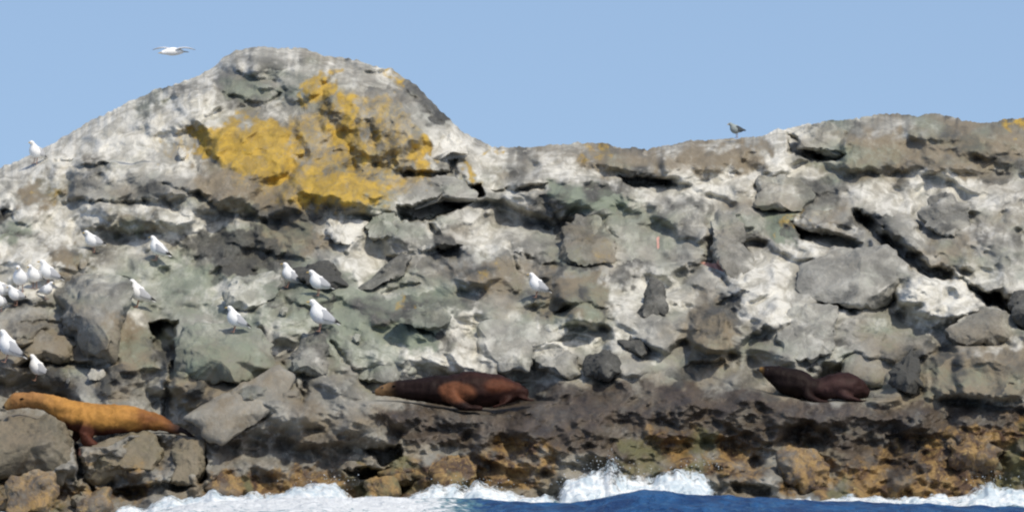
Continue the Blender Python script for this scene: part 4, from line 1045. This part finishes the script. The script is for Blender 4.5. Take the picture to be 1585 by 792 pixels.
# ------------------------------------------------------------------ gulls
WHITE = (.86, .86, .83); GREY = (.50, .51, .52); TIP = (.03, .03, .03)
def build_gull(name='gull'):
    root = bpy.data.objects.new(name, None); link(root); root.empty_display_size = .1
    # faces -x, standing, feet at origin; 0.42 m from bill to tail
    body, v = skin_body('body', [
        ([(-.170, 0, .285, .006, .006), (-.165, 0, .287, .024, .022), (-.140, 0, .292, .036, .032), (-.112, 0, .278, .035, .033), (-.092, 0, .245, .060, .056), (-.065, 0, .200, .088, .080), (-.02, 0, .168, .092, .088),
          (.04, 0, .150, .062, .062), (.09, 0, .135, .040, .042), (.135, 0, .128, .018, .03)], dict(seg=18, n=5))], 0.010, FEATHER, 3, root)
    coat(body, np.tile(np.array(WHITE), (len(v), 1)))
    for sgn in (-1, 1):
        w, wv = skin_body('wing', [([(-.055, .058 * sgn, .205, .045, .012), (-.01, .076 * sgn, .185, .055, .014), (.05, .066 * sgn, .165, .044, .013), (.11, .042 * sgn, .148, .026, .010),
                                     (.17, .022 * sgn, .132, .012, .007), (.205, .012 * sgn, .124, .004, .004)], dict(seg=12, n=4))], 0.006, FEATHER, 2, root)
        t = sstep(.10, .14, wv[:, 0])
        coat(w, lerpc(GREY, TIP, t))
        for nm in ('leg',):
            bm = bmesh.new(); loft(bm, [(-.02, .028 * sgn, .11, .008, .008), (-.015, .028 * sgn, .06, .006, .006), (-.02, .028 * sgn, .004, .005, .005)], seg=8, n=3, up=(1, 0, 0))
            loft(bm, [(-.01, .028 * sgn, .006, .005, .010), (-.035, .028 * sgn, .005, .004, .018), (-.06, .028 * sgn, .003, .003, .024)], seg=8, n=3)
            me = bpy.data.meshes.new(nm); bm.to_mesh(me); bm.free(); me.materials.append(LEGM); link(bpy.data.objects.new(nm, me), root)
    t_, tv = skin_body('tail', [([(.09, 0, .138, .014, .026), (.14, 0, .124, .010, .034), (.19, 0, .108, .005, .038)], dict(seg=12, n=4))], 0.006, FEATHER, 2, root)
    coat(t_, np.tile(np.array(WHITE) * .95, (len(tv), 1)))
    bm = bmesh.new(); loft(bm, [(-.170, 0, .290, .012, .010), (-.184, 0, .288, .008, .006), (-.198, 0, .284, .006, .004), (-.206, 0, .279, .002, .002)], seg=10, n=3)
    me = bpy.data.meshes.new('beak'); bm.to_mesh(me); bm.free(); me.materials.append(BEAK); link(bpy.data.objects.new('beak', me), root)
    for sgn in (-1, 1): ball('eye', (-.158, .028 * sgn, .297), .005, BLACK, root)
    return root
gull0 = build_gull(); used = [False]
def dup(root):
    r = root.copy(); COL.objects.link(r)
    for ch in root.children:
        c = ch.copy(); COL.objects.link(c); c.parent = r
    return r
FL = 'white gulls perched on the rocks'
GULLS = [  # feet px, feet py, height px, heading deg (0 = faces left), pitch, label
    (56, 254, 30, 50, 8, 'white gull alone on the left skyline of the islet'),
    (146, 391, 30, 35, 0, 'white gull on the pale shelf left of the dark hollow, upper of two'),
    (243, 404, 32, -20, 14, 'white gull on the edge of the pale shelf beside green rock'),
    (55, 446, 32, 60, 0, 'white gull second from right in the tight flock at left'),
    (75, 443, 34, 20, 10, 'rightmost white gull of the tight flock at left'),
    (32, 452, 36, 80, 0, 'largest pale gull in the middle of the tight flock'),
    (26, 473, 28, 40, 0, 'lowest middle gull of the tight flock at left'),
    (70, 463, 24, 150, 0, 'small gull tucked below the rightmost gull of the flock'),
    (4, 468, 34, 30, 0, 'gull half cut by the left edge level with the flock'),
    (1, 482, 26, 60, 0, 'gull at the left edge just under the flock'),
    (214, 476, 36, 10, 12, 'white gull standing on grey green rock above the black hollow'),
    (363, 515, 34, 15, 14, 'white gull on top of the mossy green block'),
    (446, 446, 32, 10, 18, 'left gull of the pair by the black slab'),
    (494, 458, 34, 20, 6, 'right gull of the pair in front of the black slab'),
    (496, 514, 42, 15, 10, 'lone white gull standing below the pair, the tallest'),
    (831, 461, 32, 10, 12, 'lone white gull in the middle of the islet slope'),
       (10, 562, 42, 5, 18, 'big white gull near the left edge above the golden sea lion'),
    (56, 590, 34, 5, 16, 'white gull directly above the neck of the golden sea lion'),
]
for (px, py, h, hd, pitch, lab) in GULLS:
    loc, nor = hit(px, py)
    if loc is None: loc = Vector((wx(px, 9), 9, wz(py, 9)))
    up_ = hit(px, py - 8)[0]
    if up_ is not None and up_.y < loc.y - 0.02: loc.y = up_.y
    g = gull0 if not used[0] else dup(gull0); used[0] = True
    g.location = (wx(px, loc.y - 0.06), loc.y - 0.06, wz(py, loc.y - 0.06))
    sc = h * mpp(loc.y) / 0.325 * 1.15
    g.scale = (sc, sc, sc)
    g.rotation_euler = (0, math.radians(pitch), math.radians(hd))
    tag(g, lab, 'gull', FL)

# grey bird on the right skyline
gb = dup(gull0)
loc, nor = hit(1142, 219)
if loc is None: loc = Vector((wx(1142, 12), 12, wz(219, 12)))
gb.name = 'grey_bird'
gb.location = (loc.x, loc.y - .05, wz(213, loc.y - .05)); sc = 25 * mpp(loc.y) / .325; gb.scale = (sc, sc, sc)
gb.rotation_euler = (0, math.radians(6), math.radians(165)); gb.rotation_euler = (0, math.radians(-8), math.radians(25))
tag(gb, 'small grey bird perched on the right skyline', 'bird'); gb['group'] = ''
del gb['group']
for ch in gb.children:
    if ch.data.color_attributes.get('coat'):
        ch.data = ch.data.copy()
        n = len(ch.data.vertices); v = np.zeros(n * 3, np.float32); ch.data.vertices.foreach_get('co', v); v = v.reshape(-1, 3)
        w = sstep(.0, .08, v[:, 0]) if not ch.name.startswith('wing') else np.full(n, .9)
        c = lerpc((.30, .34, .33), (.05, .06, .07), w)
        ch.data.color_attributes['coat'].data.foreach_set('color', np.concatenate([c, np.ones((n, 1))], 1).astype(np.float32).ravel())

# flying gull
def flying_gull():
    Yf = 8.0; s = mpp(Yf)
    root = bpy.data.objects.new('flying_gull', None); link(root); root.location = (wx(269, Yf), Yf, wz(80, Yf)); root.empty_display_size = .1
    tag(root, 'white gull gliding with spread wings above the left slope', 'gull')
    body, v = skin_body('body', [([(-.17, -.10, -.02, .006, .006), (-.155, -.09, -.018, .026, .024), (-.125, -.075, -.012, .032, .030), (-.08, -.05, -.004, .045, .045), (-.02, -.01, 0, .056, .058),
                                   (.06, .03, .002, .045, .048), (.12, .06, .0, .024, .028)], dict(seg=16, n=5))], 0.009, FEATHER, 3, root)
    coat(body, np.tile(np.array(WHITE), (len(v), 1)))
    for sg in (-1, 1):
        w, wv = skin_body('wing', [([(0.0 + .02 * sg, .0, .02, .012, .060), (.08 * sg, .0, .045, .011, .065), (.16 * sg, .0, .052, .009, .058), (.23 * sg, .03, .040, .006, .040), (.29 * sg, .06, .022, .003, .016)], dict(seg=14, n=5, up=(0, 0, 1)))], 0.006, FEATHER, 2, root)
        coat(w, lerpc((.72, .73, .75), (.32, .33, .35), sstep(.24, .29, np.abs(wv[:, 0]))))
    t_, tv = skin_body('tail', [([(.09, .05, 0, .016, .024), (.14, .07, 0, .010, .04), (.19, .09, -.005, .005, .055)], dict(seg=12, n=4))], 0.006, FEATHER, 2, root)
    coat(t_, np.tile(np.array((.45, .47, .47)), (len(tv), 1)))
    bm = bmesh.new(); loft(bm, [(-.16, -.093, -.02, .010, .010), (-.19, -.11, -.024, .006, .005), (-.205, -.12, -.03, .002, .002)], seg=8, n=3)
    me = bpy.data.meshes.new('beak'); bm.to_mesh(me); bm.free(); me.materials.append(BEAK); link(bpy.data.objects.new('beak', me), root)
    root.scale = (1.05, 1.05, 1.05)
flying_gull()

# ------------------------------------------------------------------ sea
def sea_material():
    m, nt, b, out = new_mat('sea_water')
    geo = N(nt, 'ShaderNodeNewGeometry'); pos = geo.outputs['Position']
    a = N(nt, 'ShaderNodeAttribute', attribute_name='froth')
    n1 = noise_n(nt, pos, 2.2, 6, 0.6, 0.8); n2 = noise_n(nt, pos, 9.0, 5, 0.6, 0.6)
    blue = mixc(nt, ramp01(nt, n1, 0.38, 0.62), (0.005, 0.036, 0.125), (0.020, 0.095, 0.240))
    blue = mixc(nt, math_n(nt, 'MULTIPLY', ramp01(nt, n2, 0.55, 0.72), 0.35), blue, (0.07, 0.20, 0.36))
    f = math_n(nt, 'ADD', a.outputs['Fac'], math_n(nt, 'MULTIPLY', math_n(nt, 'SUBTRACT', n2, 0.5), 1.3))
    fm = ramp01(nt, f, 0.42, 0.72)
    tq = mixc(nt, ramp01(nt, f, 0.15, 0.5), blue, (0.10, 0.22, 0.26))
    c = mixc(nt, fm, tq, (0.72, 0.75, 0.76))
    nt.links.new(c, b.inputs['Base Color'])
    r = N(nt, 'ShaderNodeMapRange'); nt.links.new(fm, r.inputs[0]); r.inputs[3].default_value = 0.32; r.inputs[4].default_value = 0.8
    nt.links.new(r.outputs[0], b.inputs['Roughness'])
    b.inputs['Specular IOR Level'].default_value = 0.28
    bp = N(nt, 'ShaderNodeBump'); bp.inputs['Strength'].default_value = 0.9; bp.inputs['Distance'].default_value = 0.10
    nt.links.new(math_n(nt, 'ADD', n2, math_n(nt, 'MULTIPLY', n1, 1.5)), bp.inputs['Height']); nt.links.new(bp.outputs[0], b.inputs['Normal'])
    return m
SEA = sea_material()
def axis(dense0, dense1, step, far):
    a = list(np.arange(dense0, dense1, step)); d = step; x = a[-1]; r = []
    while x < far: d *= 1.22; x += d; r.append(x)
    x = a[0]; d = step; l = []
    while x > -far: d *= 1.22; x -= d; l.append(x)
    return np.array(l[::-1] + a + r)
ax = axis(-8.5, 8.5, 0.05, 9000); ay = axis(-12, 1.2, 0.05, 9000)
SX, SY = np.meshgrid(ax, ay)
near = sstep(300, 20, np.hypot(SX, SY))
def pxx(px, Y=-4): return wx(px, Y)
SZ = -0.10 + (fbm(SX / 1.6, SY / 1.1, 5, 500) * 0.10 + ridged(SX / .55, SY / .35, 4, 507) * 0.045 + fbm(SX / 5, SY / 4, 2, 501) * 0.10) * near
SZ = SZ - 0.30 * sstep(pxx(330), pxx(120), SX) * np.exp(-((SY + 3) / 7) ** 2) * sstep(-60, -20, SX)
SZ = SZ + 0.31 * np.exp(-((SX - pxx(1010)) / 1.35) ** 2 - ((SY + 5.2) / 1.3) ** 2) + 0.10 * np.exp(-((SX - pxx(1300)) / 2.2) ** 2 - ((SY + 5.0) / 1.6) ** 2)
SZ = SZ + 0.05 * np.exp(-((SX - pxx(700)) / 1.6) ** 2 - ((SY + 4.0) / 1.6) ** 2)
shore = sstep(-2.6, -0.6, SY) * sstep(40, 12, np.abs(SX)) * sstep(30, 20, SY)
leftfoam = sstep(pxx(820), pxx(620), SX) * sstep(pxx(150), pxx(250), SX) * np.exp(-((SY + 4.0) / 3.5) ** 2)
FR = np.clip(shore * 0.75 + leftfoam * 0.8 - 0.35 * np.exp(-((SX - pxx(1010)) / 1.6) ** 2), 0, 1)
FR = np.clip(FR + 0.04, 0, 1)
nn_ = len(ax)
iq = (np.arange(len(ay) - 1)[:, None] * nn_ + np.arange(nn_ - 1)[None, :]).ravel()
sea = mesh_obj('sea', np.stack([SX, SY, SZ], -1).reshape(-1, 3), np.stack([iq, iq + 1, iq + nn_ + 1, iq + nn_], -1), SEA)
tag(sea, 'deep blue sea with a low swell breaking on the rocks', 'sea', kind='structure')
fr = FR.ravel(); set_attr(sea, 'froth', np.stack([fr, fr, fr, np.ones_like(fr)], -1))

# ------------------------------------------------------------------ foam
def foam_material():
    m, nt, b, out = new_mat('foam')
    geo = N(nt, 'ShaderNodeNewGeometry'); pos = geo.outputs['Position']
    n1 = noise_n(nt, pos, 3.0, 6, 0.65, 1.5); n2 = noise_n(nt, pos, 9.0, 6, 0.7, 0.8)
    c = mixc(nt, ramp01(nt, n1, 0.40, 0.62), (0.48, 0.56, 0.60), (0.80, 0.82, 0.81))
    c = mixc(nt, math_n(nt, 'MULTIPLY', ramp01(nt, n2, 0.50, 0.68), 0.6), c, (0.33, 0.45, 0.53))
    nt.links.new(c, b.inputs['Base Color']); b.inputs['Roughness'].default_value = 0.85
    a = N(nt, 'ShaderNodeAttribute', attribute_name='thick')
    al = ramp01(nt, math_n(nt, 'ADD', a.outputs['Fac'], math_n(nt, 'MULTIPLY', math_n(nt, 'SUBTRACT', n2, 0.5), 1.8)), 0.15, 0.65)
    nt.links.new(al, b.inputs['Alpha'])
    b.inputs['Subsurface Weight'].default_value = 0.15
    b.inputs['Subsurface Radius'].default_value = (.05, .06, .07)
    bp = N(nt, 'ShaderNodeBump'); bp.inputs['Strength'].default_value = 0.5; bp.inputs['Distance'].default_value = 0.05
    nt.links.new(n2, bp.inputs['Height']); nt.links.new(bp.outputs[0], b.inputs['Normal'])
    return m
FOAM = foam_material()
def foam_bank(name, label, top, yb, yf, seed, lump=0.06):
    """top: crest of the froth in photo px; the bank runs from depth yb (crest) forward to yf and down behind"""
    tx_ = np.array([p[0] for p in top], float); ty_ = np.array([p[1] for p in top], float)
    n = int((tx_[-1] - tx_[0]) / 1.6); px = np.linspace(tx_[0], tx_[-1], n); m = 70
    pt = np.interp(px, tx_, ty_) + fbm(px / 30, px * 0, 3, seed) * 9
    zt = wz(pt, yb)
    s = np.linspace(0, 1, m)
    rows = []; th_ = []
    for t in s:                                    # 0 front .. 0.75 crest .. 1 behind
        if t < .75:
            q = t / .75; yy = yf + (yb - yf) * q; zz = -0.28 + (zt + 0.28) * (q ** 1.5)
        else:
            q = (t - .75) / .25; yy = yb + 0.5 * q; zz = zt - (zt + 0.4) * q ** 1.6
        xx = wx(px, yy)
        p3 = np.stack([xx, yy + 0 * xx, zz], -1) * np.array([3.0, 1.4, 4.0])
        d = fbm3(p3 + seed, 4, seed + 1) * lump * 3.2 + np.abs(fbm3(p3 * 3, 3, seed + 2)) * lump * 1.2
        rows.append(np.stack([xx, yy - d * .8 + 0 * xx, zz + d * .6], -1))
        edge = sstep(0, 26, px - px[0]) * sstep(0, 26, px[-1] - px) * (1 - 0.6 * np.exp(-((px - 948) / 18) ** 2) * sstep(.35, .6, t)) * (1 - .35 * sstep(.45, .8, t) * vnoise(px / 14, px * 0 + t * 3, seed + 9))
        body = min(1, t / .35)
        crest_soft = 1 - 0.74 * math.exp(-((t - .80) / .12) ** 2)
        th_.append(edge * body * crest_soft)
    Vv = np.array(rows).reshape(-1, 3); A = np.array(th_).ravel()
    i_ = (np.arange(m - 1)[:, None] * n + np.arange(n - 1)[None, :]).ravel()
    o = mesh_obj(name, Vv, np.stack([i_, i_ + 1, i_ + n + 1, i_ + n], -1), FOAM)
    set_attr(o, 'thick', np.stack([A, A, A, np.ones_like(A)], -1))
    tag(o, label, 'foam', kind='stuff')
    return o
foam_bank('sea_foam', 'white churned foam along the left shore', [(172, 788), (230, 782), (290, 768), (330, 765), (370, 768), (425, 757), (470, 752), (520, 741), (530, 752), (545, 768), (600, 774), (640, 772)], -1.0, -5.5, 601)
foam_bank('sea_foam', 'foam and blue water below the weed rocks', [(595, 785), (615, 768), (650, 757), (700, 752), (740, 750), (770, 756), (800, 768), (870, 772)], -0.8, -4.0, 611)
foam_bank('sea_foam', 'tall white splash against the middle rocks', [(855, 772), (865, 750), (885, 745), (900, 732), (925, 727), (936, 722), (946, 706), (956, 722), (968, 741), (990, 737), (1020, 734), (1050, 731), (1082, 728), (1098, 737), (1106, 750), (1112, 765)], -0.75, -2.6, 621)
foam_bank('sea_foam', 'thin line of foam along the right shore', [(1180, 776), (1240, 771), (1300, 768), (1360, 768), (1420, 769), (1460, 767), (1500, 761), (1530, 752), (1560, 754), (1600, 752), (1660, 760), (1700, 770)], -0.6, -2.6, 631)
# spray drops over the splash
def spray():
    rs = np.random.RandomState(7)
    bm = bmesh.new(); bmesh.ops.create_icosphere(bm, subdivisions=1, radius=1)
    bv = np.array([v.co[:] for v in bm.verts]); bf = np.array([[v.index for v in f.verts] for f in bm.faces]); bm.free()
    VV, FF = [], []; k_ = 0
    for (cx, cy, sx, sy, num) in [(950, 712, 8, 8, 60), (930, 725, 25, 10, 120), (1080, 722, 20, 8, 90), (875, 745, 12, 8, 50), (500, 745, 30, 7, 110), (730, 748, 40, 6, 100), (1540, 742, 25, 6, 100), (1000, 727, 40, 5, 90)]:
        for _ in range(num // 2):
            px, py = rs.normal(cx, sx), rs.normal(cy, sy); yy = -0.8 + rs.normal(0, .25); r = 10 ** rs.uniform(-2.6, -2.12)
            VV.append(bv * r * rs.uniform(.7, 1.4, 3) + np.array([wx(px, yy), yy, wz(py, yy)])); FF.append(bf + k_); k_ += len(bv)
    o = mesh_obj('sea_spray', np.concatenate(VV), np.concatenate(FF), FOAM)
    A = np.ones(k_); set_attr(o, 'thick', np.stack([A, A, A, A], -1))
    tag(o, 'fine white spray drops thrown up by the breaking waves', 'spray', kind='stuff')
spray()
